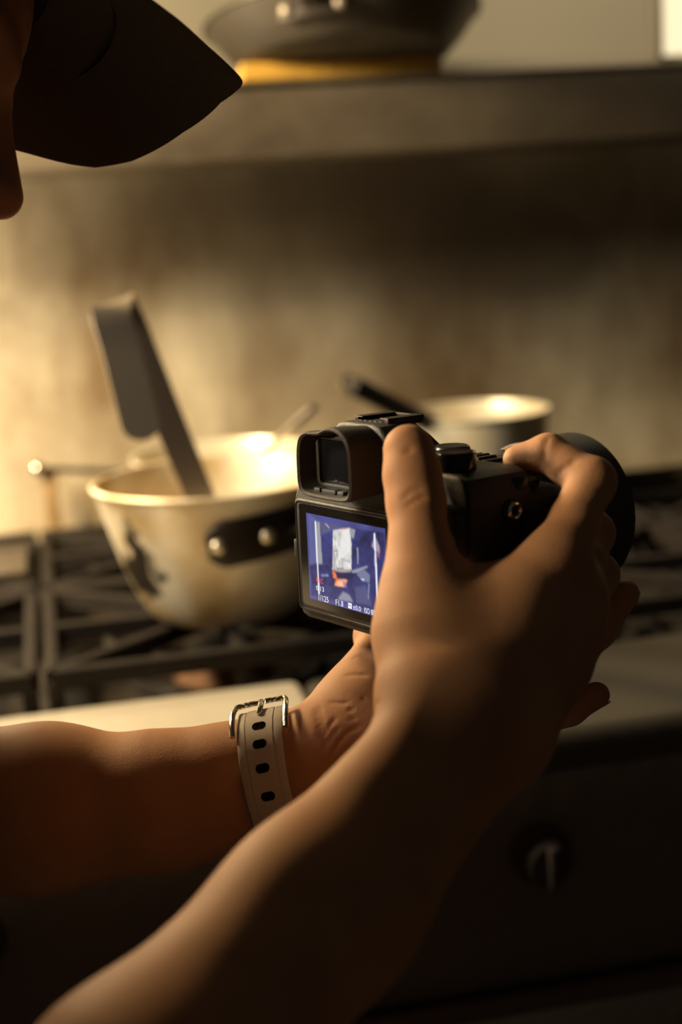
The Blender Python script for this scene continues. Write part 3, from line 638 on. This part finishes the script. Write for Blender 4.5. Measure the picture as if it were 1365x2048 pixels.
# lens
LX, LZ = 41.0, -15.0
def ltube(name, prof, mat, parent, n=96, knurl=None):
    bm = NB(); rr = lathe(bm, [(r*mm, y*mm) for r, y in prof], (LX*mm, 0, LZ*mm), (0, 1, 0), n)
    if knurl:
        c = Vector((LX*mm, 0, LZ*mm))
        for ri in knurl:
            for i, v in enumerate(rr[ri]):
                if (i//2) % 2: d = Vector((v.co.x-c.x, 0, v.co.z-c.z)); v.co -= d.normalized()*1.3*mm
    return obj(name, bm, mat, parent, angle=30)
lens = ltube('lens', [(5, 41), (31, 41), (32, 44), (32, 52), (34, 56), (36, 58), (36, 70), (37, 71), (37, 86), (36.2, 87), (36.2, 94), (38, 96), (38, 112), (38.8, 116), (38.8, 126), (35.5, 126), (34.5, 118), (5, 116)], M_satin, kam)
ltube('aperture_ring', [(33, 46), (35.4, 46.6), (36.4, 47.2), (36.4, 54.5), (35.6, 55.6), (33, 56)], M_satin, lens, 192, (2, 3))
ltube('focus_ring', [(36, 72), (38.4, 72.6), (38.4, 85), (36, 86)], M_rubber, lens, 192, (1, 2))
ltube('lens_hood', [(38.8, 112), (40.2, 113), (40.6, 120), (41.5, 148), (41.5, 149), (40.3, 149), (39.4, 121), (38.8, 120)], M_plastic, lens)
ltube('front_glass', [(34.5, 119), (25, 121), (12, 122.4), (0.05, 122.8)], M_glass, lens)

# ------------------------------------------------------------------ the person: one continuous skin surface from a smooth union of tapered limbs
class Cap:
    def __init__(s, a, b, ra, rb, k):
        s.a = np.array(a, np.float32); s.b = np.array(b, np.float32); s.ra, s.rb, s.k = ra, rb, k
        s.d = s.b-s.a; s.l2 = max(float(s.d@s.d), 1e-10)
    def __call__(s, P):
        q = P-s.a; t = np.clip((q@s.d)/s.l2, 0, 1); q = q-t[:, None]*s.d
        return np.sqrt((q*q).sum(1))-(s.ra+(s.rb-s.ra)*t)
class Ell:
    """ellipsoid with its own axes (rows of R)"""
    def __init__(s, c, R, r, k): s.c = np.array(c, np.float32); s.R = np.array(R, np.float32); s.r = np.array(r, np.float32); s.k = k
    def __call__(s, P):
        q = (P-s.c)@s.R.T/s.r; n = np.sqrt((q*q).sum(1)); g = np.sqrt(((q/s.r)**2).sum(1))+1e-9
        return n*(n-1)/g
def smin(a, b, k):
    h = np.maximum(k-np.abs(a-b), 0)/k; return np.minimum(a, b)-h*h*k*0.25
class Field:
    def __init__(s): s.core = []; s.fing = []; s.dents = []
    def all(s): return s.core+[c for f, k in s.fing for c in f]
    def eval(s, P, core=None, fing=None, dents=None):
        core = s.core if core is None else core; fing = s.fing if fing is None else fing
        D = np.full(len(P), 1.0, np.float32)
        for c in core: D = smin(D, c(P), c.k)
        E = D
        for caps, k in fing:
            F = np.full(len(P), 1.0, np.float32)
            for c in caps: F = smin(F, c(P), c.k)
            E = np.minimum(E, smin(D, F, k))
        for c, amp, sig in (s.dents if dents is None else dents):
            x = c(P)/sig; E = E+amp*np.exp(-x*x)
        return E
    def mesh(s, vox, lo, hi, n=16):
        B = vox*n; half = B*0.5*math.sqrt(3)
        lo = np.floor(np.array(lo)/B).astype(int); hi = np.ceil(np.array(hi)/B).astype(int)
        g = np.stack(np.meshgrid(*[np.arange(l, h) for l, h in zip(lo, hi)], indexing='ij'), -1).reshape(-1, 3)
        cen = ((g+0.5)*B).astype(np.float32)
        prim = np.stack([c(cen) for c in s.all()], 1); dmin = prim.min(1)
        act = np.abs(s.eval(cen)) < half+0.010
        g, cen, prim, dmin = g[act], cen[act], prim[act], dmin[act]
        near = prim < dmin[:, None]+2*half+np.array([c.k for c in s.all()])+0.025
        dn = [np.abs(c(cen)) < half+0.01 for c, _, _ in s.dents]
        o = np.stack(np.meshgrid(*[np.arange(n+1)]*3, indexing='ij'), -1).reshape(-1, 3)
        KEY = np.array([1, 1 << 20, 1 << 40], np.int64); OFF = 1 << 18
        vk, vp, qk = [], [], []
        corners = np.array([(i, j, k) for i in (0, 1) for j in (0, 1) for k in (0, 1)])
        edges = [(a, b) for a in range(8) for b in range(a+1, 8) if np.abs(corners[a]-corners[b]).sum() == 1]
        nc = len(s.core)
        for bi in range(len(g)):
            base = g[bi]*n; P = ((base+o)*vox).astype(np.float32); nr = near[bi]
            core = [c for i, c in enumerate(s.core) if nr[i]]; fing = []; q = nc
            for caps, k in s.fing:
                f = [c for i, c in enumerate(caps) if nr[q+i]]; q += len(caps)
                if f: fing.append((f, k))
            D = s.eval(P, core, fing, [d for d, f in zip(s.dents, dn) if f[bi]]).reshape(n+1, n+1, n+1)
            S = D < 0
            if S.all() or not S.any(): continue
            c8 = np.stack([S[i:n+i, j:n+j, k:n+k] for i, j, k in corners], 0)
            cnt = c8.sum(0); m = (cnt > 0) & (cnt < 8); idx = np.argwhere(m)
            if len(idx) == 0: continue
            v8 = np.stack([D[idx[:, 0]+i, idx[:, 1]+j, idx[:, 2]+k] for i, j, k in corners], 1)
            acc = np.zeros((len(idx), 3)); w = np.zeros(len(idx))
            for a, b in edges:
                A, Bv = v8[:, a], v8[:, b]; x = (A < 0) != (Bv < 0); t = A/(A-Bv+1e-20)
                acc += np.where(x[:, None], corners[a]+t[:, None]*(corners[b]-corners[a]), 0); w += x
            vk.append(((idx+base+OFF)*KEY).sum(1)); vp.append((idx+base+acc/w[:, None])*vox)
            for axn in range(3):
                sl = [slice(0, n)]*3; s2 = list(sl); s2[axn] = slice(1, n+1)
                e0, e1 = S[tuple(sl)], S[tuple(s2)]; ed = np.argwhere(e0 != e1)
                if len(ed) == 0: continue
                u = (axn+1) % 3; v = (axn+2) % 3; eu = np.eye(3, dtype=int)[u]; ev = np.eye(3, dtype=int)[v]; gp = ed+base
                f = np.stack([((gp-eu-ev+OFF)*KEY).sum(1), ((gp-ev+OFF)*KEY).sum(1), ((gp+OFF)*KEY).sum(1), ((gp-eu+OFF)*KEY).sum(1)], 1)
                flip = ~e0[ed[:, 0], ed[:, 1], ed[:, 2]]; f[flip] = f[flip][:, ::-1]; qk.append(f)
        vk = np.concatenate(vk); vp = np.concatenate(vp); q = np.concatenate(qk)
        uk, fi = np.unique(vk, return_index=True); vp = vp[fi]
        ix = np.searchsorted(uk, q); ix = np.minimum(ix, len(uk)-1); ok = (uk[ix] == q).all(1)
        return vp, ix[ok]
def field_obj(name, F, vox, lo, hi, mat, parent=None, relax=1):
    v, q = F.mesh(vox, lo, hi)
    for _ in range(relax):
        acc = np.zeros_like(v); cn = np.zeros(len(v))
        for a in range(4):
            for b in (1, 3): np.add.at(acc, q[:, a], v[q[:, (a+b) % 4]]); np.add.at(cn, q[:, a], 1)
        v = 0.5*v+0.5*acc/np.maximum(cn, 1)[:, None]
    me = bpy.data.meshes.new(name); me.vertices.add(len(v)); me.vertices.foreach_set('co', v.astype(np.float32).ravel())
    me.loops.add(q.size); me.loops.foreach_set('vertex_index', q.astype(np.int32).ravel())
    me.polygons.add(len(q)); me.polygons.foreach_set('loop_start', np.arange(0, q.size, 4, dtype=np.int32)); me.polygons.foreach_set('loop_total', np.full(len(q), 4, np.int32))
    me.update(); me.validate()
    return link(name, me, mat, parent)

BODY = Field()
def limb(pts, k=0.012, dst=None):
    """pts: (position, radius)"""
    L = [Cap(a, b, ra, rb, k) for (a, ra), (b, rb) in zip(pts, pts[1:])]
    (BODY.core if dst is None else dst).extend(L); return L
def finger(pts, k=0.008, kk=0.0035):
    BODY.fing.append(([Cap(a, b, ra, rb, kk) for (a, ra), (b, rb) in zip(pts, pts[1:])], k))

# ---- right arm and hand (nearest the photographer)
R_sh, R_el = W((-0.33, 0.03, 0.45)), W((-0.116, 0.241, 0.415))
rw1, rw2 = at(876, 1458, 0.560), at(985, 1482, 0.578)
mid = lambda a, b, t: a*(1-t)+b*t
limb([(R_sh, 0.056), (mid(R_sh, R_el, .5), 0.050), (R_el, 0.042)], 0.03)
limb([(R_el+wdir((0.006, -0.006, 0)), 0.038), (mid(R_el, rw1, .3), 0.0325), (mid(R_el, rw1, .65), 0.0235), (rw1, 0.0190)], 0.02)
limb([(R_el+wdir((0.0, 0.012, 0)), 0.036), (mid(R_el, rw2, .3), 0.036), (mid(R_el, rw2, .65), 0.0270), (rw2, 0.0185)], 0.02)
rT = [at(850, 1365, 0.575), at(846, 1175, 0.597), at(833, 1003, 0.610), at(818, 900, 0.617)]
rI = [at(1108, 1128, 0.612), at(1184, 963, 0.633), at(1098, 908, 0.645), at(1036, 919, 0.649)]
rM = [at(1148, 1195, 0.618), at(1184, 1066, 0.660), at(1125, 1062, 0.685), at(1080, 1075, 0.688)]
rR = [at(1142, 1262, 0.616), at(1193, 1150, 0.660), at(1130, 1146, 0.688), at(1085, 1158, 0.690)]
rP = [at(1105, 1335, 0.610), at(1155, 1245, 0.650), at(1125, 1228, 0.672), at(1090, 1235, 0.675)]
rP = [rP[0]]+[p+wdir(KR[:, 2])*0.009 for p in rP[1:]]; rM = rM[:2]+[p+wdir(KR[:, 0])*0.003 for p in rM[2:]]
rc = [at(890, 1400, 0.566), at(925, 1410, 0.568), at(960, 1425, 0.570), at(995, 1445, 0.574)]
for c, Fp, r0, r1 in zip(rc, (rI, rM, rR, rP), (0.0165, 0.0165, 0.0165, 0.0165), (0.0125, 0.0125, 0.0120, 0.0115)):
    limb([(c, r0), (Fp[0], r1)], 0.016)
limb([(rw1, 0.0185), (rc[1], 0.018)], 0.016); limb([(rw2, 0.0182), (rc[3], 0.0175)], 0.016)
limb([(at(1000, 1450, 0.585), 0.016), (at(1095, 1345, 0.620), 0.014)], 0.016)               # heel of the little finger side
limb([(rT[0], 0.0185), (mid(rT[0], rT[1], .55)+wdir((0.001, 0, 0.004)), 0.0185), (rT[1], 0.0140)], 0.016)   # ball of the thumb
limb([(at(868, 1195, 0.605), 0.011), (at(1030, 1190, 0.607), 0.0125)], 0.018)                # web between thumb and forefinger
limb([(at(880, 1270, 0.592), 0.015), (at(1010, 1260, 0.597), 0.015)], 0.018)
finger([(rT[1], 0.0135), (mid(rT[1], rT[2], .5), 0.0126), (rT[2], 0.0125), (mid(rT[2], rT[3], .5), 0.0122), (rT[3], 0.0112)], 0.012)
finger([(rI[0], 0.0122), (mid(rI[0], rI[1], .5), 0.0104), (rI[1], 0.0108), (mid(rI[1], rI[2], .55), 0.0088), (rI[2], 0.0090), (rI[3], 0.0068)], 0.012)
for Fp in (rM, rR, rP):
    s_ = 0.90 if Fp is rP else 1.0
    finger([(Fp[0], 0.0118*s_), (mid(Fp[0], Fp[1], .5), 0.0102*s_), (Fp[1], 0.0104*s_), (Fp[2], 0.0088*s_), (Fp[3], 0.0074*s_)], 0.010)

# ---- left arm and hand (supports the lens from below)
L_sh, L_el = W((-0.38, -0.07, 0.81)), W((-0.277, 0.165, 0.735))
lw1, lw2 = at(556, 1530, 0.702), at(566, 1585, 0.703)
limb([(L_sh, 0.056), (mid(L_sh, L_el, .5), 0.050), (L_el, 0.042)], 0.03)
limb([(L_el+wdir((0, -0.006, 0)), 0.036), (at(-150, 1588, 0.725), 0.034), (at(100, 1584, 0.716), 0.0305), (at(330, 1580, 0.708), 0.0250), (at(470, 1547, 0.704), 0.0205), (lw1, 0.0195)], 0.02)
limb([(L_el+wdir((0, 0.010, 0)), 0.038), (at(-150, 1660, 0.727), 0.036), (at(100, 1645, 0.718), 0.0310), (at(330, 1620, 0.710), 0.0250), (at(470, 1590, 0.706), 0.0210), (lw2, 0.0195)], 0.02)
lI = [at(905, 1320, 0.735), at(1040, 1265, 0.765), at(1105, 1215, 0.775), at(1140, 1165, 0.778)]
lI = lI[:2]+[p+wdir(KR[:, 1])*0.009 for p in lI[2:]]
lM = [at(925, 1372, 0.722), at(1120, 1335, 0.735), at(1198, 1262, 0.742), at(1252, 1187, 0.746)]
lR = [at(925, 1425, 0.708), at(1090, 1400, 0.712), at(1135, 1345, 0.716), at(1160, 1295, 0.720)]
lP = [at(905, 1478, 0.695), at(1070, 1440, 0.700), at(1140, 1418, 0.706), at(1194, 1390, 0.710)]
lT = [at(684, 1495, 0.703), at(752, 1356, 0.722), at(752, 1272, 0.748), at(765, 1205, 0.765)]
lc = [at(652, 1496, 0.702), at(654, 1506, 0.700), at(652, 1515, 0.698), at(655, 1540, 0.697)]
for c, Fp, r1 in zip(lc, (lI, lM, lR, lP), (0.0125, 0.0125, 0.0120, 0.0115)): limb([(c, 0.0175), (Fp[0], r1)], 0.016)
limb([(lw1, 0.0192), (lc[1], 0.0175)], 0.016); limb([(lw2, 0.0195), (lc[3], 0.018)], 0.016)
limb([(lT[0], 0.0190), (mid(lT[0], lT[1], .55), 0.0190), (lT[1], 0.0135)], 0.016)
limb([(at(660, 1530, 0.692), 0.0165), (at(860, 1480, 0.690), 0.0140)], 0.016)
limb([(at(740, 1390, 0.722), 0.014), (at(850, 1360, 0.728), 0.013)], 0.018)
finger([(lT[1], 0.0130), (mid(lT[1], lT[2], .5), 0.0108), (lT[2], 0.0112), (lT[3], 0.0095)], 0.012)
for Fp in (lI, lM, lR, lP):
    s_ = 0.90 if Fp is lP else 1.0
    finger([(Fp[0], 0.0118*s_), (mid(Fp[0], Fp[1], .5), 0.0100*s_), (Fp[1], 0.0100*s_), (Fp[2], 0.0088*s_), (Fp[3], 0.0074*s_)], 0.010)
# creases of the left wrist and palm, and of the right thumb
def crease(pts, amp=0.0007, sig=0.0008):
    P = spline(pts, 3)
    for a, b in zip(P, P[1:]): BODY.dents.append((Cap(a, b, 0, 0, 1), amp, sig))

# ---- head, neck, chest
gF, rS, uU = np.array((0.860, 0.427, 0.279)), np.array((0.403, -0.234, -0.885)), np.array((0.312, -0.874, 0.373))
gF /= np.linalg.norm(gF); rS -= gF*(rS@gF); rS /= np.linalg.norm(rS); uU -= gF*(uU@gF)+rS*(uU@rS); uU /= np.linalg.norm(uU)
HC = np.array((-0.2385, -0.211, 0.620))
def hp_(f, r, u): return W(HC+gF*f+rS*r+uU*u)
HR = np.array([wdir(gF), wdir(rS), wdir(uU)])
neck0 = W((-0.36, -0.06, 0.63))
BODY.core.append(Ell(hp_(-0.008, 0, 0.035), HR, (0.098, 0.077, 0.090), 0.02))
BODY.core.append(Ell(hp_(0.030, 0, -0.040), HR, (0.062, 0.060, 0.075), 0.03))
limb([(hp_(0.060, 0, -0.092), 0.021), (hp_(0.070, 0, -0.092), 0.018)], 0.03)               # chin
for sgn in (-1, 1):
    limb([(hp_(0.010, sgn*0.048, -0.062), 0.020), (hp_(0.055, sgn*0.020, -0.090), 0.018)], 0.025)   # jaw
    limb([(hp_(0.060, sgn*0.042, -0.022), 0.016), (hp_(0.040, sgn*0.058, -0.020), 0.014)], 0.02)    # cheekbone
    limb([(hp_(0.082, sgn*0.018, 0.022), 0.008), (hp_(0.070, sgn*0.045, 0.020), 0.008)], 0.014)     # brow
    BODY.core.append(Ell(hp_(-0.012, sgn*0.078, -0.008), HR, (0.018, 0.007, 0.031), 0.006))         # ear
limb([(hp_(0.088, 0, 0.012), 0.007), (hp_(0.108, 0, -0.026), 0.0105)], 0.012)               # nose
for sgn in (-1, 1): limb([(hp_(0.100, sgn*0.010, -0.030), 0.0070), (hp_(0.094, sgn*0.012, -0.030), 0.006)], 0.008)
limb([(hp_(0.084, -0.020, -0.056), 0.005), (hp_(0.093, 0, -0.054), 0.006), (hp_(0.084, 0.020, -0.056), 0.005)], 0.006)
limb([(hp_(0.083, -0.018, -0.066), 0.005), (hp_(0.091, 0, -0.067), 0.006), (hp_(0.083, 0.018, -0.066), 0.005)], 0.006)
limb([(hp_(-0.030, 0, -0.045), 0.058), (neck0, 0.060)], 0.03)
chest = W((-0.43, 0.06, 0.64)); belly = W((-0.50, 0.28, 0.62))
limb([(neck0, 0.055), (mid(neck0, R_sh, .8), 0.050), (R_sh, 0.056)], 0.04); limb([(neck0, 0.055), (mid(neck0, L_sh, .8), 0.050), (L_sh, 0.056)], 0.04)
limb([(mid(chest, R_sh, .5), 0.090), (mid(chest, L_sh, .5), 0.090)], 0.06)
limb([(chest, 0.11), (belly, 0.115)], 0.06)
# ---- assembled

def surf(px, py, d0=0.42, d1=0.80):
    """first point of the skin met by the sight line through an image point"""
    d = np.linspace(d0, d1, 761); P = np.array([at(px, py, q) for q in d], np.float32); f = BODY.eval(P, dents=[]); i = np.argmax(f < 0)
    return P[i].astype(float)
for cpts in ([(639, 1415), (646, 1440), (648, 1470), (652, 1500)], [(631, 1420), (638, 1450), (640, 1480)], [(660, 1404), (690, 1407), (728, 1399), (758, 1408)], [(652, 1470), (668, 1440), (701, 1421), (752, 1418)],
             [(655, 1488), (674, 1461), (706, 1437), (750, 1429)], [(664, 1505), (690, 1470), (720, 1452)], [(690, 1352), (712, 1349), (735, 1352)], [(704, 1318), (722, 1312), (742, 1316)]):
    crease([surf(*p) for p in cpts], 0.00055, 0.0009)
for cpts in ([(806, 998), (826, 983), (842, 976)], [(812, 1012), (834, 1000), (850, 994)], [(812, 905), (824, 897)], [(1092, 916), (1090, 896), (1097, 876)], [(1116, 950), (1136, 932), (1152, 922)]):
    crease([surf(*p) for p in cpts], 0.0005, 0.0012)
_pts = np.array([x for c in BODY.all() for x in ((c.a, c.b) if isinstance(c, Cap) else (c.c, c.c))])
person = field_obj('person', BODY, 0.00115, _pts.min(0)-0.16, _pts.max(0)+0.16, M_skin)
tag(person, 'person in a black cap bending over the camera and holding it with both hands', 'person')

# nail on the left finger that shows past the right hand
def nail(tip, back, normal, w=0.0105, l=0.0115):
    t = (np.array(tip)-np.array(back)); t /= np.linalg.norm(t); n = np.array(normal)-t*(np.array(normal)@t); n /= np.linalg.norm(n); s_ = np.cross(t, n)
    bm = NB(); G = []
    for i in range(7):
        row = []
        for j in range(9):
            v = -1+2*j/8; u = i/6; ww = w/2*(1-0.25*(1-u)**3)*(1 if u < .85 else 1-0.25*(u-.85)/.15)
            row.append(bm.verts.new(Vector(np.array(tip)+t*(-0.0065+u*l+0.0008*(1-v*v))+s_*ww*v+n*(0.0074-0.0030*v*v-0.0006*u))))
        G.append(row)
    for i in range(6):
        for j in range(8): bm.faces.new((G[i][j], G[i+1][j], G[i+1][j+1], G[i][j+1]))
    r = bmesh.ops.solidify(bm, geom=list(bm.faces), thickness=0.0006); return obj('fingernail', bm, M_nail, person)
nail(lM[3], lM[2], wdir((0.85, 0.35, 0.40))); nail(lP[3], lP[2], wdir((0.2, 0.95, 0.3))); nail(rI[3], rI[2], wdir((0.0, -0.8, 0.6)))

# cap: crown with a curved brim
HB = HC + np.array((0.0035, 0, 0)) + 0.0288*gF + 0.030*uU
def cp(f, r, u): return Vector(W(HB+gF*f+rS*r+uU*u))
bm = NB(); rings = []
for k in range(13):
    e = math.radians(90*k/12.0); ring_ = []
    for i in range(48):
        a = 2*math.pi*i/48; c_ = math.cos(e)**0.8 if k < 12 else 0.001
        ring_.append(bm.verts.new(cp(-0.018+0.108*math.cos(a)*c_, 0.090*math.sin(a)*c_, 0.020+(0.020*math.cos(a) if k == 0 else 0.020*math.cos(a)*(1-k/12))+0.095*math.sin(e))))
    rings.append(ring_)
for A, B in zip(rings, rings[1:]):
    for i in range(48): bm.faces.new((A[i], A[(i+1) % 48], B[(i+1) % 48], B[i]))
bmesh.ops.solidify(bm, geom=list(bm.faces), thickness=0.002)
cap_o = obj('cap', bm, M_cap, person)
BRIM_A = [-84, -75, -65, -60, -55, -50, -40, -20, 0, 10, 15, 19, 25, 30, 35, 40, 50, 60, 70, 80, 84]
BRIM_L = [0, .012, .0235, .034, .047, .054, .0565, .0545, .0565, .061, .0635, .0638, .0565, .050, .0470, .0462, .048, .045, .034, .014, 0]
bm = NB(); NP, NL = 85, 11; top, bot = [], []
for i in range(NP):
    ph = math.radians(-84+168*i/(NP-1)); l = float(np.interp(math.degrees(ph), BRIM_A, BRIM_L)); hw = 0.0944
    rt, rb_ = [], []
    for j in range(NL):
        v = j/(NL-1); ro = (0.086+(hw-0.086)*v)*math.sin(ph); f = (-0.008+0.1*math.cos(ph))-0.036*(1-v)+l*v; u = 0.045-4.49*ro*ro
        th = 0.0013*math.sqrt(max(0, 1-max(0, (v-.95)/.05)**2))+0.0001
        rt.append(bm.verts.new(cp(f, ro, u+th))); rb_.append(bm.verts.new(cp(f, ro, u-th)))
    top.append(rt); bot.append(rb_)
for i in range(NP-1):
    for j in range(NL-1):
        bm.faces.new((top[i][j], top[i+1][j], top[i+1][j+1], top[i][j+1])); bm.faces.new((bot[i][j], bot[i][j+1], bot[i+1][j+1], bot[i+1][j]))
    bm.faces.new((top[i][-1], top[i+1][-1], bot[i+1][-1], bot[i][-1])); bm.faces.new((top[i][0], bot[i][0], bot[i+1][0], top[i+1][0]))
for i in (0, NP-1):
    for j in range(NL-1): bm.faces.new((top[i][j], top[i][j+1], bot[i][j+1], bot[i][j]))
obj('brim', bm, M_cap, cap_o, angle=60)
# hair below the cap
HF = Field(); HF.core.append(Ell(hp_(-0.016, 0, 0.026), HR, (0.094, 0.079, 0.086), 0.01)); HF.core.append(Ell(hp_(-0.050, 0, -0.035), HR, (0.052, 0.066, 0.045), 0.03))
field_obj('hair', HF, 0.004, hp_(0, 0, 0)-0.18, hp_(0, 0, 0)+0.18, M_hair, person)
# clothes
SF = Field(); sv = BODY.core; BODY.core = SF.core
def tl(pts, k=0.03): limb(pts, k)
tl([(mid(neck0, R_sh, .25)+np.array((0, 0, -0.02)), 0.066), (R_sh, 0.068), (mid(R_sh, R_el, .5), 0.066)], 0.03); tl([(mid(neck0, L_sh, .25)+np.array((0, 0, -0.02)), 0.066), (L_sh, 0.068), (mid(L_sh, L_el, .5), 0.066)], 0.03)
tl([(mid(chest, R_sh, .5), 0.105), (mid(chest, L_sh, .5), 0.105)], 0.06); pelvis = np.array((belly[0]-0.05, belly[1]-0.02, 0.90))
tl([(chest, 0.125), (belly, 0.130), (pelvis, 0.135)], 0.06)
BODY.core = sv
field_obj('t_shirt', SF, 0.006, pelvis-0.5, np.maximum(pelvis, W((0, 0, 0.8)))+0.6, M_shirt, person)
TF = Field(); BODY.core = TF.core
for sy in (-1, 1):
    hip = pelvis+np.array((0.0, sy*0.085, -0.03)); knee = np.array((pelvis[0]+0.06, pelvis[1]+sy*0.12, 0.50)); ank = np.array((pelvis[0]+0.02, pelvis[1]+sy*0.13, 0.085))
    tl([(hip, 0.105), (knee, 0.070), (ank, 0.060)], 0.04)
tl([(pelvis+np.array((0, -0.06, 0.0)), 0.125), (pelvis+np.array((0, 0.06, 0.0)), 0.125)], 0.05)
field_obj('trousers', TF, 0.008, pelvis-np.array((0.4, 0.5, 0.95)), pelvis+np.array((0.4, 0.5, 0.3)), M_trous, person)
for sy in (-1, 1):
    XF = Field(); BODY.core = XF.core; a0 = np.array((pelvis[0]+0.0, pelvis[1]+sy*0.13, 0.045))
    tl([(a0, 0.045), (a0+np.array((0.10, sy*0.01, -0.003)), 0.042), (a0+np.array((0.19, sy*0.02, -0.012)), 0.033)], 0.03)
    field_obj('shoe', XF, 0.006, a0-0.3, a0+0.4, M_shirt, person)
BODY.core = sv

# ------------------------------------------------------------------ wristwatch on the left wrist, worn with its buckle on the inside
wa = mid(lw1, lw2, .5)-L_el; wa /= np.linalg.norm(wa); wa = wa - 0.09*DN; wa /= np.linalg.norm(wa)
wc = mid(lw1, lw2, .5) - wa*0.0005
e2 = -FW - wa*(-FW@wa); e2 /= np.linalg.norm(e2); e1 = np.cross(wa, e2)
if e1[2] < 0: e1 = -e1
def wrist_r(a, s_=0.0):
    d = e2*math.cos(a)+e1*math.sin(a); q = np.linspace(0.012, 0.055, 220); P = np.array([wc+wa*s_+d*x for x in q], np.float32); f = BODY.eval(P, dents=[]); return q[np.argmax(f > 0)]
_an = np.linspace(-math.pi, math.pi, 73)[:-1]; _rr = np.array([wrist_r(a) for a in _an]); _rr = np.convolve(np.r_[_rr[-3:], _rr, _rr[:3]], np.ones(5)/5, 'valid')[1:-1]
def wp(a, off, s_):
    r = np.interp((a+math.pi) % (2*math.pi), np.r_[_an+math.pi, 2*math.pi], np.r_[_rr, _rr[0]]); return Vector(wc+wa*s_+(e2*math.cos(a)+e1*math.sin(a))*(r+off))
watch = empty('wristwatch', 'wristwatch with a taupe rubber strap and steel buckle on the wrist supporting the camera', 'watch', tuple(wc))
wl_ = Vector(wc)
def strap(name, a0, a1, off, th, hw0, hw1, mat, n=60, closed=False, parent=watch, ridge=True):
    bm = NB(); R_ = []
    prof = [(-1, 0), (-1, .8), (-.94, 1), (-.66, 1), (-.645, .86), (-.60, .86), (-.585, 1.12), (.585, 1.12), (.60, .86), (.645, .86), (.66, 1), (.94, 1), (1, .8), (1, 0)]
    for i in range(n+(0 if closed else 1)):
        a = a0+(a1-a0)*i/n; hw = hw0+(hw1-hw0)*i/n
        R_.append([bm.verts.new(wp(a, off+t*th, x*hw)-wl_) for x, t in prof])
    for i in range(n if closed else n):
        A, B = R_[i], R_[(i+1) % len(R_)]
        for j in range(len(prof)): bm.faces.new((A[j], A[(j+1) % len(prof)], B[(j+1) % len(prof)], B[j]))
    if not closed: bm.faces.new(R_[0][::-1]); bm.faces.new(R_[-1])
    return obj(name, bm, mat, parent, angle=40)
TOP = math.radians(80)
strap('strap', -math.pi, math.pi, 0.0006, 0.0018, 0.0105, 0.0105, M_strap, 72, True)
end_a = math.radians(-62)
tail_o = strap('strap_tail', TOP+0.02, end_a, 0.0030, 0.0017, 0.0114, 0.0104, M_strap, 44)
for aa in (58, 41, 21, -2, -24):
    a = math.radians(aa); bm = NB(); loop = []
    for i in range(24):
        t = 2*math.pi*i/24; x = 0.0020*math.cos(t)+(0.0014 if math.cos(t) > 0 else -0.0014); y = 0.0020*math.sin(t)
        loop.append(bm.verts.new(wp(a+y/0.030, 0.0050, x)-wl_))
    bm.faces.new(loop)
    ex = bmesh.ops.extrude_face_region(bm, geom=list(bm.faces)); bmesh.ops.translate(bm, verts=[v for v in ex['geom'] if isinstance(v, bmesh.types.BMVert)], vec=Vector((0, 0, 0)))
    obj('strap_hole', bm, M_hole, tail_o)
def tube_on(name, pts, r, mat, closed=False, parent=watch):
    bm = NB(); sweep(bm, pts, circ(r, 10), closed=closed, up=Vector(wa)); return obj(name, bm, mat, parent)
bk = []
for a, o_, s_ in ((52, .0046, -.0132), (62, .0056, -.0134), (74, .0066, -.0134), (84, .0072, -.0126), (86, .0074, -.010), (86, .0076, 0), (86, .0074, .010), (84, .0072, .0126), (74, .0066, .0134), (62, .0056, .0134), (52, .0046, .0132)):
    bk.append(wp(math.radians(a), o_, s_)-wl_)
bko = tube_on('buckle', [Vector(p) for p in spline([tuple(p) for p in bk], 4)], 0.0014, M_chrome)
bm = NB(); box(bm, (0, 0, 0), (0.0026, 0.0026, 0.012), 0.0006); q = (wp(math.radians(80), .0062, 0)-wl_)
obj('buckle_pin', bm, M_chrome, bko).matrix_local = Matrix.Translation(q) @ (Vector(wp(math.radians(86), .007, 0)-wp(math.radians(62), .0055, 0))).to_track_quat('Z', 'Y').to_matrix().to_4x4()
bm = NB(); Rc = Vector(-e2).to_track_quat('Z', 'Y').to_matrix()
lathe(bm, [(0.0005, 0), (0.019, 0), (0.0205, 0.002), (0.0205, 0.008), (0.018, 0.0105), (0.017, 0.0105), (0.0165, 0.0095), (0.0005, 0.0095)], tuple(wp(math.pi, 0.0012, 0)-wl_), tuple(-e2), 40)
obj('watch_case', bm, M_hand, watch)
